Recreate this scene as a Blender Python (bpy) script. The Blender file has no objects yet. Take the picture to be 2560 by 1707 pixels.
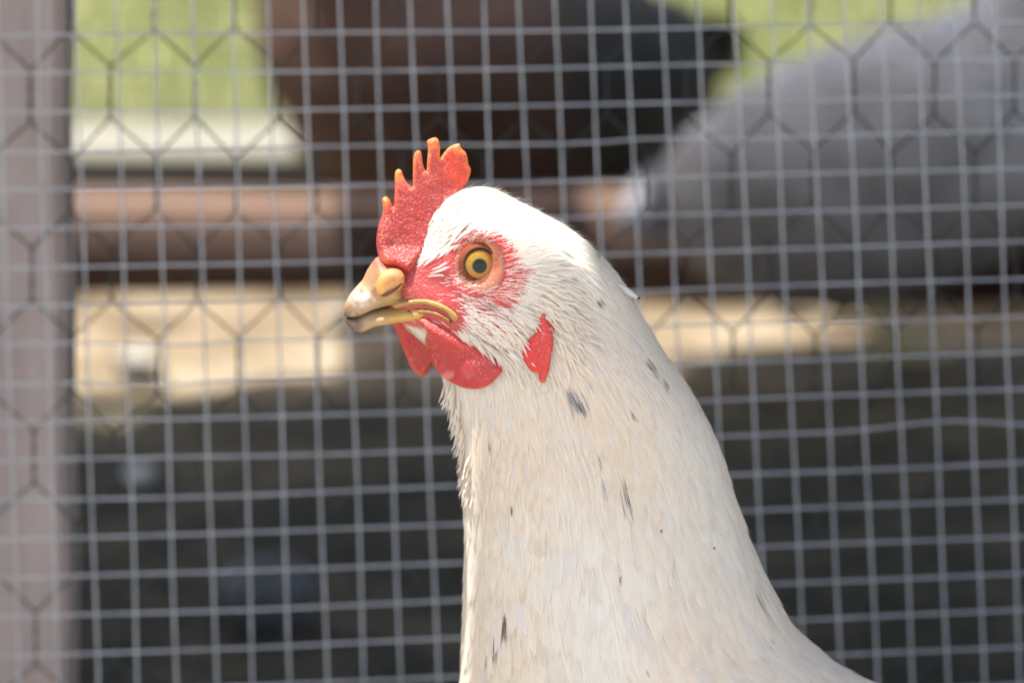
import bpy, bmesh, math, random
import numpy as np
from mathutils import Vector, Matrix
from mathutils.geometry import delaunay_2d_cdt

R = math.radians
rng = np.random.default_rng(7)
random.seed(7)

# ------------------------------------------------------------------ camera, sky, sun, exposure
scene = bpy.context.scene
COL = scene.collection
PITCH = R(11.5)
CAMZ = 0.62
FPX = 10240.0                      # focal length in photo pixels (2560 wide)
cam_d = bpy.data.cameras.new("camera")
cam_d.sensor_width = 36.0
cam_d.lens = 144.0
cam_d.clip_start = 0.05
cam_d.clip_end = 500.0
cam_d.dof.use_dof = True
cam_d.dof.focus_distance = 1.172
cam_d.dof.aperture_fstop = 10.5
cam = bpy.data.objects.new("camera", cam_d)
COL.objects.link(cam)
cam.location = (0, 0, CAMZ)
cam.rotation_euler = (R(90) - PITCH, 0, 0)
scene.camera = cam

SUN = Vector((-0.22, -0.03, 0.97)).normalized()      # towards the sun: high, a little to the left
world = bpy.data.worlds.new("World")
scene.world = world
world.use_nodes = True
wn = world.node_tree
wn.nodes.clear()
sky = wn.nodes.new("ShaderNodeTexSky")
sky.sky_type = 'NISHITA'
sky.sun_disc = False
sky.sun_elevation = math.asin(SUN.z)
sky.sun_rotation = math.atan2(SUN.x, SUN.y)
sky.air_density = 1.0
sky.dust_density = 5.0
sky.ozone_density = 0.3
bg = wn.nodes.new("ShaderNodeBackground")
bg.inputs[1].default_value = 0.095
wo = wn.nodes.new("ShaderNodeOutputWorld")
wn.links.new(sky.outputs[0], bg.inputs[0])
wn.links.new(bg.outputs[0], wo.inputs[0])
sd = bpy.data.lights.new("sun", 'SUN')
sd.energy = 3.6
sd.angle = R(0.5)
sd.color = (1.0, 0.95, 0.87)
sun = bpy.data.objects.new("sun", sd)
COL.objects.link(sun)
sun.location = (-2, 2, 4)
sun.rotation_euler = SUN.to_track_quat('Z', 'Y').to_euler()
scene.view_settings.view_transform = 'Standard'
scene.view_settings.look = 'None'
scene.view_settings.gamma = 1.0
scene.view_settings.exposure = 1.78
scene.cycles.use_denoising = True
scene.cycles.max_bounces = 8
scene.cycles.transparent_max_bounces = 16

# ------------------------------------------------------------------ helpers
def P(px, py, Y):
    """world point where the photo pixel's ray meets the vertical plane at distance Y (arrays ok)"""
    px = np.asarray(px, float); py = np.asarray(py, float)
    a = (px - 1280.0) / FPX
    b = (853.5 - py) / FPX
    dx = a
    dy = math.cos(PITCH) + b * math.sin(PITCH)
    dz = -math.sin(PITCH) + b * math.cos(PITCH)
    t = Y / dy
    return np.stack(np.broadcast_arrays(dx * t, Y + 0 * t, CAMZ + dz * t), -1)

def ground_at(px, py, z=0.0):
    a = (px - 1280.0) / FPX; b = (853.5 - py) / FPX
    dz = -math.sin(PITCH) + b * math.cos(PITCH)
    t = (z - CAMZ) / dz
    return Vector((a * t, (math.cos(PITCH) + b * math.sin(PITCH)) * t, z))

def mesh_obj(name, verts, faces, mat, parent=None, smooth=True, attrs=None, origin=None):
    me = bpy.data.meshes.new(name)
    v = np.asarray(verts, float).copy()
    if origin is None:
        origin = parent.matrix_world.translation if parent else Vector((0, 0, 0))
        if parent is not None:
            origin = Vector(ORIG.get(parent.name, (0, 0, 0)))
    o_ = np.array(origin)
    v = v - o_
    if isinstance(faces, np.ndarray):
        n = len(faces); k = faces.shape[1]
        me.vertices.add(len(v)); me.vertices.foreach_set("co", v.astype(np.float32).ravel())
        me.loops.add(n * k); me.loops.foreach_set("vertex_index", faces.astype(np.int32).ravel())
        me.polygons.add(n); me.polygons.foreach_set("loop_start", np.arange(n, dtype=np.int32) * k)
        me.update(calc_edges=True)
    else:
        me.from_pydata([tuple(p) for p in v], [], [tuple(f) for f in faces])
        me.update()
    if attrs:
        for an, (ty, data) in attrs.items():
            at = me.attributes.new(an, ty, 'POINT')
            key = {'FLOAT_COLOR': 'color', 'FLOAT_VECTOR': 'vector', 'FLOAT': 'value'}[ty]
            at.data.foreach_set(key, np.asarray(data, np.float32).ravel())
    me.polygons.foreach_set("use_smooth", [smooth] * len(me.polygons))
    if mat: me.materials.append(mat)
    o = bpy.data.objects.new(name, me)
    COL.objects.link(o)
    if parent is not None:
        o.parent = parent
        ORIG[o.name] = tuple(origin)
    else:
        o.location = origin
        ORIG[o.name] = tuple(origin)
    return o

ORIG = {}
def tag(o, label=None, cat=None, group=None, kind=None):
    if label: o["label"] = label
    if cat: o["category"] = cat
    if group: o["group"] = group
    if kind: o["kind"] = kind
    return o

def empty(name, loc, label, cat, group=None):
    o = bpy.data.objects.new(name, None)
    COL.objects.link(o)
    o.location = loc
    o.empty_display_size = 0.05
    ORIG[o.name] = tuple(loc)
    return tag(o, label, cat, group)

class MB:
    """collects boxes and tubes into one mesh"""
    def __init__(s): s.v = []; s.f = []
    def box(s, lo, hi, bevel=0):
        x0, y0, z0 = lo; x1, y1, z1 = hi
        bm = bmesh.new()
        bmesh.ops.create_cube(bm, size=1)
        for q in bm.verts:
            q.co = Vector(((x0 + x1) / 2 + q.co.x * (x1 - x0), (y0 + y1) / 2 + q.co.y * (y1 - y0), (z0 + z1) / 2 + q.co.z * (z1 - z0)))
        if bevel:
            bmesh.ops.bevel(bm, geom=bm.edges[:], offset=bevel, segments=2, affect='EDGES')
        s.add_bm(bm)
    def add_bm(s, bm):
        b = len(s.v)
        bm.verts.index_update()
        s.v += [tuple(q.co) for q in bm.verts]
        s.f += [tuple(b + q.index for q in f.verts) for f in bm.faces]
        bm.free()
    def tube(s, pts, rad, n=6, cap=True):
        pts = [Vector(p) for p in pts]
        rs = rad if hasattr(rad, '__len__') else [rad] * len(pts)
        b = len(s.v)
        up = Vector((0.13, 0.2, 0.97))
        for i, p in enumerate(pts):
            d = (pts[min(i + 1, len(pts) - 1)] - pts[max(i - 1, 0)]).normalized()
            a = d.cross(up)
            if a.length < 1e-3: a = d.cross(Vector((1, 0, 0)))
            a.normalize(); c = d.cross(a)
            for k in range(n):
                an = 2 * math.pi * k / n
                s.v.append(tuple(p + (a * math.cos(an) + c * math.sin(an)) * rs[i]))
        for i in range(len(pts) - 1):
            for k in range(n):
                k2 = (k + 1) % n
                s.f.append((b + i * n + k, b + i * n + k2, b + (i + 1) * n + k2, b + (i + 1) * n + k))
        if cap:
            s.f.append(tuple(b + k for k in range(n))[::-1])
            s.f.append(tuple(b + (len(pts) - 1) * n + k for k in range(n)))
    def build(s, name, mat, parent=None, smooth=True, origin=None):
        return mesh_obj(name, s.v, s.f, mat, parent, smooth, origin=origin)

# ------------------------------------------------------------------ materials
def nmat(name):
    m = bpy.data.materials.new(name); m.use_nodes = True
    nt = m.node_tree; nt.nodes.clear()
    out = nt.nodes.new("ShaderNodeOutputMaterial")
    return m, nt, out

class NT:
    def __init__(s, nt): s.nt = nt
    def n(s, ty, **kw):
        q = s.nt.nodes.new(ty)
        for k, v in kw.items():
            if k.startswith("i_"):
                q.inputs[k[2:].replace("_", " ")].default_value = v
            else: setattr(q, k, v)
        return q
    def l(s, a, b): s.nt.links.new(a, b)
    def math(s, op, a, b=None, clamp=False):
        q = s.nt.nodes.new("ShaderNodeMath"); q.operation = op; q.use_clamp = clamp
        for i, x in enumerate((a, b)):
            if x is None: continue
            if hasattr(x, "links"): s.l(x, q.inputs[i])
            else: q.inputs[i].default_value = x
        return q.outputs[0]
    def noise(s, vec, scale, detail=4, rough=0.55):
        q = s.nt.nodes.new("ShaderNodeTexNoise")
        q.inputs["Scale"].default_value = scale; q.inputs["Detail"].default_value = detail
        q.inputs["Roughness"].default_value = rough
        if vec is not None: s.l(vec, q.inputs["Vector"])
        return q.outputs["Fac"]
    def ramp(s, fac, stops, interp='LINEAR'):
        q = s.nt.nodes.new("ShaderNodeValToRGB"); q.color_ramp.interpolation = interp
        el = q.color_ramp.elements
        while len(el) < len(stops): el.new(0.5)
        for e, (p, c) in zip(el, stops):
            e.position = p; e.color = tuple(c) + (1,) if len(c) == 3 else c
        s.l(fac, q.inputs[0])
        return q.outputs[0]
    def mix(s, fac, a, b, mode='MIX'):
        q = s.nt.nodes.new("ShaderNodeMix"); q.data_type = 'RGBA'; q.blend_type = mode
        for sock, x in ((q.inputs[0], fac), (q.inputs[6], a), (q.inputs[7], b)):
            if hasattr(x, "links"): s.l(x, sock)
            elif isinstance(x, (int, float)): sock.default_value = x
            else: sock.default_value = tuple(x) + (1,)
        return q.outputs[2]
    def bump(s, h, strength, dist):
        q = s.nt.nodes.new("ShaderNodeBump")
        q.inputs["Strength"].default_value = strength; q.inputs["Distance"].default_value = dist
        s.l(h, q.inputs["Height"])
        return q.outputs[0]

def simple_mat(name, c1, c2, scale=20, rough=0.7, bump=0.0, bdist=0.001, stretch=(1, 1, 1), metallic=0.0, spec=0.5):
    m, nt, out = nmat(name); N = NT(nt)
    tc = N.n("ShaderNodeTexCoord")
    mp = N.n("ShaderNodeMapping"); mp.inputs["Scale"].default_value = stretch
    N.l(tc.outputs["Object"], mp.inputs[0])
    f = N.noise(mp.outputs[0], scale, 5)
    c = N.ramp(f, [(0.3, c1), (0.7, c2)])
    b = N.n("ShaderNodeBsdfPrincipled"); b.inputs["Roughness"].default_value = rough
    b.inputs["Metallic"].default_value = metallic
    b.inputs["Specular IOR Level"].default_value = spec
    N.l(c, b.inputs["Base Color"])
    if bump:
        N.l(N.bump(N.noise(mp.outputs[0], scale * 4, 5), bump, bdist), b.inputs["Normal"])
    N.l(b.outputs[0], out.inputs[0])
    return m

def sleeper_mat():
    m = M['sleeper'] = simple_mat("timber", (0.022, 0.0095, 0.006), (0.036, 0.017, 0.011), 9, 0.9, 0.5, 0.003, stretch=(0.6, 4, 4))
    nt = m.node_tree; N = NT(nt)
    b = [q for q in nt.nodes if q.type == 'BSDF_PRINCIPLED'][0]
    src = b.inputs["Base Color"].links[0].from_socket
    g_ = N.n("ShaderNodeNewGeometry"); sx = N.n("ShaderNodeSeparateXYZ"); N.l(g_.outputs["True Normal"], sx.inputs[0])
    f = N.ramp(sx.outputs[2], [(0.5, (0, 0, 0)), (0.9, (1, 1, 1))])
    c = N.mix(f, src, N.mix(1.0, src, (3.8, 4.9, 5.0), 'MULTIPLY'))  # upward faces lightened in colour to read as sunlit
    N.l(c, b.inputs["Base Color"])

# flesh: comb, wattles, bare face
def flesh_mat(name, use_attr=True, sss=0.35, transl=0.0, flake=0.5, bstr=0.6, bdist=0.0004, rough=0.42):
    m, nt, out = nmat(name); N = NT(nt)
    tc = N.n("ShaderNodeTexCoord"); v = tc.outputs["Object"]
    at = N.n("ShaderNodeAttribute"); at.attribute_name = "col"
    base = at.outputs["Color"]
    big = N.noise(v, 160, 4)
    sc_ = N.n("ShaderNodeSeparateColor"); N.l(base, sc_.inputs[0])
    isred = N.math('MULTIPLY', N.math('SUBTRACT', sc_.outputs[0], sc_.outputs[1]), 3.5, clamp=True)
    base = N.mix(N.math('MULTIPLY', isred, N.ramp(big, [(0.3, (0, 0, 0)), (0.75, (1, 1, 1))])), base, N.mix(0.55, base, (0.42, 0.035, 0.045)))
    sp = N.noise(v, 1500, 3, 0.7)
    fl = N.math('MULTIPLY', N.ramp(sp, [(0.52, (0, 0, 0)), (0.68, (1, 1, 1))]), N.ramp(N.noise(v, 120, 3), [(0.4, (0, 0, 0)), (0.65, (1, 1, 1))]))
    fl = N.math('MULTIPLY', fl, flake)
    base = N.mix(fl, base, (0.78, 0.50, 0.42))
    b = N.n("ShaderNodeBsdfPrincipled")
    b.inputs["Roughness"].default_value = rough
    b.inputs["Subsurface Weight"].default_value = sss
    b.inputs["Subsurface Radius"].default_value = (1.0, 0.22, 0.12)
    b.inputs["Subsurface Scale"].default_value = 0.004
    N.l(base, b.inputs["Base Color"])
    vor = N.n("ShaderNodeTexVoronoi"); vor.inputs["Scale"].default_value = 1300
    N.l(v, vor.inputs["Vector"])
    h = N.math('ADD', N.math('MULTIPLY', N.math('SUBTRACT', 1.0, vor.outputs["Distance"]), 0.7), N.noise(v, 500, 4))
    bm_ = N.bump(h, bstr, bdist)
    N.l(bm_, b.inputs["Normal"])
    if transl:
        t = N.n("ShaderNodeBsdfTranslucent")
        N.l(N.mix(0.6, base, (0.95, 0.16, 0.05)), t.inputs[0]); 
        ms = N.n("ShaderNodeMixShader"); ms.inputs[0].default_value = transl
        N.l(b.outputs[0], ms.inputs[1]); N.l(t.outputs[0], ms.inputs[2])
        N.l(ms.outputs[0], out.inputs[0])
    else:
        N.l(b.outputs[0], out.inputs[0])
    return m

def attr_mat(name, rough=0.6, bump=0.4, bdist=0.0005, bscale=600, sss=0.0, varc=None, vscale=300, spec=0.5):
    m, nt, out = nmat(name); N = NT(nt)
    tc = N.n("ShaderNodeTexCoord"); v = tc.outputs["Object"]
    at = N.n("ShaderNodeAttribute"); at.attribute_name = "col"
    base = at.outputs["Color"]
    if varc:
        base = N.mix(N.ramp(N.noise(v, vscale, 5), [(0.45, (0, 0, 0)), (0.7, (0.4, 0.4, 0.4))]), base, varc)
    b = N.n("ShaderNodeBsdfPrincipled"); b.inputs["Roughness"].default_value = rough
    b.inputs["Specular IOR Level"].default_value = spec
    b.inputs["Subsurface Weight"].default_value = sss
    b.inputs["Subsurface Radius"].default_value = (1, 0.5, 0.25)
    b.inputs["Subsurface Scale"].default_value = 0.003
    N.l(base, b.inputs["Base Color"])
    if bump: N.l(N.bump(N.noise(v, bscale, 5), bump, bdist), b.inputs["Normal"])
    N.l(b.outputs[0], out.inputs[0])
    return m

def feather_mat(name, fray=True, transl=0.5, streak=0.10):
    m, nt, out = nmat(name); N = NT(nt)
    at = N.n("ShaderNodeAttribute"); at.attribute_name = "col"
    fu = N.n("ShaderNodeAttribute"); fu.attribute_name = "fuv"       # x: across -1..1, y: along 0..1, z: seed
    sx = N.n("ShaderNodeSeparateXYZ"); N.l(fu.outputs["Vector"], sx.inputs[0])
    u, v, sd_ = sx.outputs
    au = N.math('ABSOLUTE', u)
    # barbs leave the shaft at a shallow angle
    s1 = N.math('SUBTRACT', N.math('MULTIPLY', au, 1.0), N.math('MULTIPLY', v, 1.3))
    cb = N.n("ShaderNodeCombineXYZ")
    N.l(N.math('MULTIPLY', s1, 16.0), cb.inputs[0]); N.l(N.math('MULTIPLY', v, 1.6), cb.inputs[1]); N.l(N.math('ADD', sd_, N.math('SIGN', u)), cb.inputs[2])
    nz = N.noise(cb.outputs[0], 1.0, 3, 0.6)
    shaft = N.math('LESS_THAN', au, 0.05)
    lo = 1.0 - streak
    base = N.mix(N.ramp(nz, [(0.35, (0, 0, 0)), (0.65, (1, 1, 1))]), N.mix(1.0, at.outputs["Color"], (lo, lo * 0.97, lo * 0.93), 'MULTIPLY'), at.outputs["Color"])
    d = N.n("ShaderNodeBsdfPrincipled"); d.inputs["Roughness"].default_value = 0.55
    d.inputs["Specular IOR Level"].default_value = 0.25
    d.inputs["Sheen Weight"].default_value = 0.15
    N.l(base, d.inputs["Base Color"])
    h = N.math('ADD', nz, N.math('MULTIPLY', shaft, 0.5))
    N.l(N.bump(h, 0.10, 0.0003), d.inputs["Normal"])
    t = N.n("ShaderNodeBsdfTranslucent"); N.l(base, t.inputs[0])
    ms = N.n("ShaderNodeMixShader"); ms.inputs[0].default_value = transl
    N.l(d.outputs[0], ms.inputs[1]); N.l(t.outputs[0], ms.inputs[2])
    if fray:
        e = N.math('SUBTRACT', 1.0, au)
        room = N.math('MINIMUM', N.math('MULTIPLY', e, 1.4), N.math('MULTIPLY', N.math('SUBTRACT', 1.02, v), 2.2))
        thr = N.math('ADD', N.math('MULTIPLY', N.math('SUBTRACT', nz, 0.5), 1.3), 0.25)
        keep = N.math('GREATER_THAN', room, thr)
        tr = N.n("ShaderNodeBsdfTransparent")
        m2 = N.n("ShaderNodeMixShader")
        N.l(keep, m2.inputs[0]); N.l(tr.outputs[0], m2.inputs[1]); N.l(ms.outputs[0], m2.inputs[2])
        N.l(m2.outputs[0], out.inputs[0])
    else:
        N.l(ms.outputs[0], out.inputs[0])
    return m

M = {}
M['comb'] = flesh_mat("comb_flesh", transl=0.30, sss=0.5, flake=0.9, bstr=0.9, bdist=0.0005)
M['wattle'] = flesh_mat("wattle_flesh", transl=0.18, sss=0.4, flake=0.6, bstr=0.9, bdist=0.0003, rough=0.5)
M['skin'] = flesh_mat("head_skin", transl=0.0, sss=0.3, flake=0.3, bstr=0.7, bdist=0.0005)
M['beak'] = attr_mat("beak_horn", rough=0.55, bump=0.6, bdist=0.0006, bscale=420, sss=0.12, varc=(0.24, 0.13, 0.08), vscale=200)
M['feather'] = feather_mat("white_feather")
M['bristle'] = feather_mat("white_bristle", fray=False, transl=0.3, streak=0.05)
M['wire'] = simple_mat("galvanised_wire", (0.26, 0.29, 0.335), (0.42, 0.455, 0.51), 90, 0.5, metallic=0.2)
M['hexwire'] = simple_mat("weathered_wire", (0.035, 0.04, 0.04), (0.06, 0.066, 0.066), 60, 0.95, metallic=0.0, spec=0.05)
M['post'] = simple_mat("weathered_post_wood", (0.24, 0.205, 0.20), (0.33, 0.285, 0.278), 14, 0.85, 0.5, 0.002, stretch=(4, 4, 0.5))
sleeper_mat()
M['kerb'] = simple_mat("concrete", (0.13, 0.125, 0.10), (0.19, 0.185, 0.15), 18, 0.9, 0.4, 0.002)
M['kerbface'] = simple_mat('shaded_stone', (0.008, 0.008, 0.006), (0.016, 0.015, 0.011), 18, 0.95, 0.4, 0.002)  # kerb face coloured near black to stand for its shade
M['shade_roof'] = simple_mat("shade_sheet", (0.10, 0.09, 0.08), (0.16, 0.14, 0.12), 8, 0.8, 0.3, 0.003)
M['stone'] = simple_mat("pale_stone", (0.20, 0.19, 0.16), (0.32, 0.30, 0.26), 60, 0.6, 0.3, 0.001)
M['pebble'] = simple_mat('white_pebble', (0.7, 0.7, 0.66), (0.85, 0.85, 0.8), 60, 0.4, 0.3, 0.001)
M['stone_d'] = simple_mat("grey_stone", (0.07, 0.075, 0.085), (0.12, 0.125, 0.14), 60, 0.7, 0.3, 0.001)
M['leg'] = simple_mat("leg_scale", (0.42, 0.34, 0.16), (0.55, 0.46, 0.25), 120, 0.6, 0.5, 0.001)
M['eyeblack'] = simple_mat("pupil_black", (0.01, 0.012, 0.014), (0.02, 0.022, 0.025), 50, 0.3)

# ------------------------------------------------------------------ ground, grass
def ground():
    m, nt, out = nmat("ground_soil"); N = NT(nt)
    tc = N.n("ShaderNodeTexCoord"); v = tc.outputs["Object"]
    sp = N.n("ShaderNodeSeparateXYZ"); N.l(v, sp.inputs[0])
    wob = N.math('ADD', sp.outputs[1], N.math('MULTIPLY', N.math('SUBTRACT', N.noise(v, 4.5, 4), 0.5), 0.55))
    sun_mask = N.ramp(N.math('MULTIPLY', N.math('SUBTRACT', wob, 2.5), 0.5), [(0.15, (0, 0, 0)), (0.24, (1, 1, 1))])  # boundary follows the shadow edge, painting shade into the ground
    soil = N.ramp(N.math('ADD', N.math('MULTIPLY', N.noise(v, 25, 6, 0.7), 0.6), N.math('MULTIPLY', N.noise(v, 7, 3, 0.6), 0.4)), [(0.3, (0.022, 0.022, 0.017)), (0.47, (0.058, 0.054, 0.040)), (0.62, (0.14, 0.12, 0.08))])  # soil coloured extra dark where the ground lies in shade
    sunlit_sand = N.ramp(N.noise(v, 9, 6, 0.65), [(0.3, (0.05, 0.04, 0.028)), (0.50, (0.19, 0.148, 0.098)), (0.70, (0.31, 0.265, 0.195))])  # dark blotches stand in for dappled sunlight
    front = N.ramp(N.math('SUBTRACT', wob, 1.0), [(0.25, (1, 1, 1)), (0.40, (0, 0, 0))])
    c = N.mix(sun_mask, soil, sunlit_sand)
    c = N.mix(front, c, (0.46, 0.43, 0.37))  # unseen foreground made pale to bounce light onto the neck
    green = N.ramp(N.noise(v, 5, 6, 0.6), [(0.3, (0.15, 0.17, 0.065)), (0.55, (0.23, 0.24, 0.11)), (0.75, (0.33, 0.33, 0.19))])
    gm = N.ramp(N.math('SUBTRACT', sp.outputs[1], 3.5), [(0.42, (0, 0, 0)), (0.46, (1, 1, 1))])
    c = N.mix(gm, c, green)
    b = N.n("ShaderNodeBsdfPrincipled"); b.inputs["Roughness"].default_value = 0.95
    b.inputs["Specular IOR Level"].default_value = 0.05
    N.l(c, b.inputs["Base Color"])
    N.l(N.bump(N.noise(v, 40, 6, 0.7), 0.7, 0.01), b.inputs["Normal"])
    N.l(b.outputs[0], out.inputs[0])
    bm = bmesh.new()
    # fine near patch with gentle unevenness inside one sheet that reaches the horizon
    xs = np.concatenate([[-200, -60, -15, -5], np.linspace(-2.5, 2.5, 60), [5, 15, 60, 200]])
    ys = np.concatenate([[-200, -40, -5], np.linspace(-0.5, 8, 100), [12, 25, 60, 200]])
    X, Y = np.meshgrid(xs, ys)
    Z = 0.006 * np.sin(X * 7.1 + 1.3 * np.sin(Y * 3)) * np.sin(Y * 5.3 + X) + rng.normal(0, 0.0012, X.shape)
    Z = np.where((np.abs(X) < 2.6) & (Y > -0.6) & (Y < 8.1), Z - 0.004, -0.004)
    nx, ny = len(xs), len(ys)
    verts = np.stack([X, Y, Z], -1).reshape(-1, 3)
    i, j = np.meshgrid(np.arange(nx - 1), np.arange(ny - 1))
    a = (j * nx + i).ravel()
    faces = np.stack([a, a + 1, a + nx + 1, a + nx], -1)
    bm.free()
    tag(mesh_obj("ground", verts, faces, m), kind="structure")
ground()

def grass():
    m, nt, out = nmat("grass_blades"); N = NT(nt)
    at = N.n("ShaderNodeAttribute"); at.attribute_name = "col"
    b = N.n("ShaderNodeBsdfPrincipled"); b.inputs["Roughness"].default_value = 0.6
    N.l(at.outputs["Color"], b.inputs["Base Color"])
    t = N.n("ShaderNodeBsdfTranslucent"); N.l(at.outputs["Color"], t.inputs[0])
    ms = N.n("ShaderNodeMixShader"); ms.inputs[0].default_value = 0.4
    N.l(b.outputs[0], ms.inputs[1]); N.l(t.outputs[0], ms.inputs[2]); N.l(ms.outputs[0], out.inputs[0])
    n = 42000
    y = 4.0 + 5.5 * rng.random(n) ** 1.4
    x = (rng.random(n) * 2 - 1) * 1.5
    h = 0.018 + 0.03 * rng.random(n)
    an = rng.random(n) * math.pi * 2
    w = 0.0022 + 0.0015 * rng.random(n)
    sx, sy = np.cos(an) * w, np.sin(an) * w
    la = rng.random(n) * math.pi * 2; ll = h * (0.2 + 0.9 * rng.random(n))
    lx, ly = np.cos(la) * ll, np.sin(la) * ll
    p0 = np.stack([x - sx, y - sy, 0 * x - 0.006], -1); p1 = np.stack([x + sx, y + sy, 0 * x - 0.006], -1)
    p2 = np.stack([x + sx * .7 + lx * .4, y + sy * .7 + ly * .4, h * .6], -1); p3 = np.stack([x - sx * .7 + lx * .4, y - sy * .7 + ly * .4, h * .6], -1)
    p4 = np.stack([x + lx, y + ly, h], -1)
    V = np.stack([p0, p1, p2, p3, p4], 1).reshape(-1, 3)
    base = np.arange(n) * 5
    F = np.concatenate([np.stack([base, base + 1, base + 2], -1), np.stack([base, base + 2, base + 3], -1), np.stack([base + 3, base + 2, base + 4], -1)])
    patch = 0.5 + 0.5 * np.sin(x * 9 + 2 * np.sin(y * 4)) * np.sin(y * 5 + 1)
    mixv = np.clip(patch * 0.7 + rng.random(n) * 0.5 - 0.1, 0, 1)[:, None]
    c = np.array([0.18, 0.215, 0.07]) * (1 - mixv) + np.array([0.34, 0.33, 0.19]) * mixv
    c = np.repeat(np.concatenate([c, np.ones((n, 1))], 1), 5, axis=0)
    tag(mesh_obj("grass", V, F, m, attrs={"col": ('FLOAT_COLOR', c)}), label="short sunlit green lawn grass beyond the pale kerb", cat="grass", kind="stuff")
grass()

# kerb and timber sleeper
kerb = empty("kerb", (0, 3.87, 0), "pale topped concrete kerb with its face coloured dark as shade edging the green lawn", "kerb")
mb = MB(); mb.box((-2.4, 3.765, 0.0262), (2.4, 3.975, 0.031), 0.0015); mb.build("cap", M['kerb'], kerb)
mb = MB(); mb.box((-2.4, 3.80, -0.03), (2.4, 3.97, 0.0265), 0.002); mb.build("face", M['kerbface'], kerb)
def sleeper(x0, x1, label):
    mb = MB()
    bm = bmesh.new()
    n = 24
    for (lo, hi) in (((x0, 3.235, -0.02), (x1, 3.362, 0.066)),):
        bmesh.ops.create_cube(bm, size=1)
        for q in bm.verts:
            q.co = Vector(((lo[0] + hi[0]) / 2 + q.co.x * (hi[0] - lo[0]), (lo[1] + hi[1]) / 2 + q.co.y * (hi[1] - lo[1]), (lo[2] + hi[2]) / 2 + q.co.z * (hi[2] - lo[2])))
        bmesh.ops.bevel(bm, geom=bm.edges[:], offset=0.006, segments=3, affect='EDGES')
        bmesh.ops.subdivide_edges(bm, edges=[e for e in bm.edges if abs((e.verts[0].co - e.verts[1].co).x) > 0.2], cuts=n)
        for q in bm.verts:
            q.co.z += 0.002 * math.sin(q.co.x * 13) ; q.co.y += 0.003 * math.sin(q.co.x * 9 + q.co.z * 40)
    mb.add_bm(bm)
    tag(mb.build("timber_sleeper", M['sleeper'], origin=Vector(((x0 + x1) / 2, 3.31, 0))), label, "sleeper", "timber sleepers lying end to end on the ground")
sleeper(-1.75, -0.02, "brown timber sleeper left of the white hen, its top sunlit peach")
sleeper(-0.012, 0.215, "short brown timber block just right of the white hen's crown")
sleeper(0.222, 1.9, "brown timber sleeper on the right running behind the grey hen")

# stones whose glints blur into discs
def stone(px, py, r, mat, label, cat="stone", sq=0.7):
    c = ground_at(px, py, r * 0.5)
    bm = bmesh.new()
    bmesh.ops.create_icosphere(bm, subdivisions=3, radius=r)
    for q in bm.verts:
        k = 1 + 0.18 * math.sin(q.co.x / r * 2.3 + px) * math.cos(q.co.y / r * 2.9) + 0.08 * math.sin(q.co.z / r * 6)
        q.co = Vector((q.co.x * k, q.co.y * k * 0.9, q.co.z * k * sq)) + c
    mb = MB(); mb.add_bm(bm)
    tag(mb.build("stone", mat, origin=c), label, cat)
stone(1972, 735, 0.018, M['stone'], "pale round stone on the sunlit soil in front of the grey hen")
stone(345, 1182, 0.0085, M['pebble'], "small pale pebble on the dark soil at lower left")
stone(1345 - 480, 800, 0.014, M['stone'], "pale stone on sunlit soil below the white hen's beak")
stone(355, 905, 0.018, M['stone'], "pale stone at the left edge of the sunlit soil beside the post")
stone(660, 1475, 0.028, M['stone_d'], "grey stone on dark soil at bottom left")
stone(2110, 745, 0.020, M['sleeper'], "peach coloured clod on the soil below the grey hen")

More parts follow.
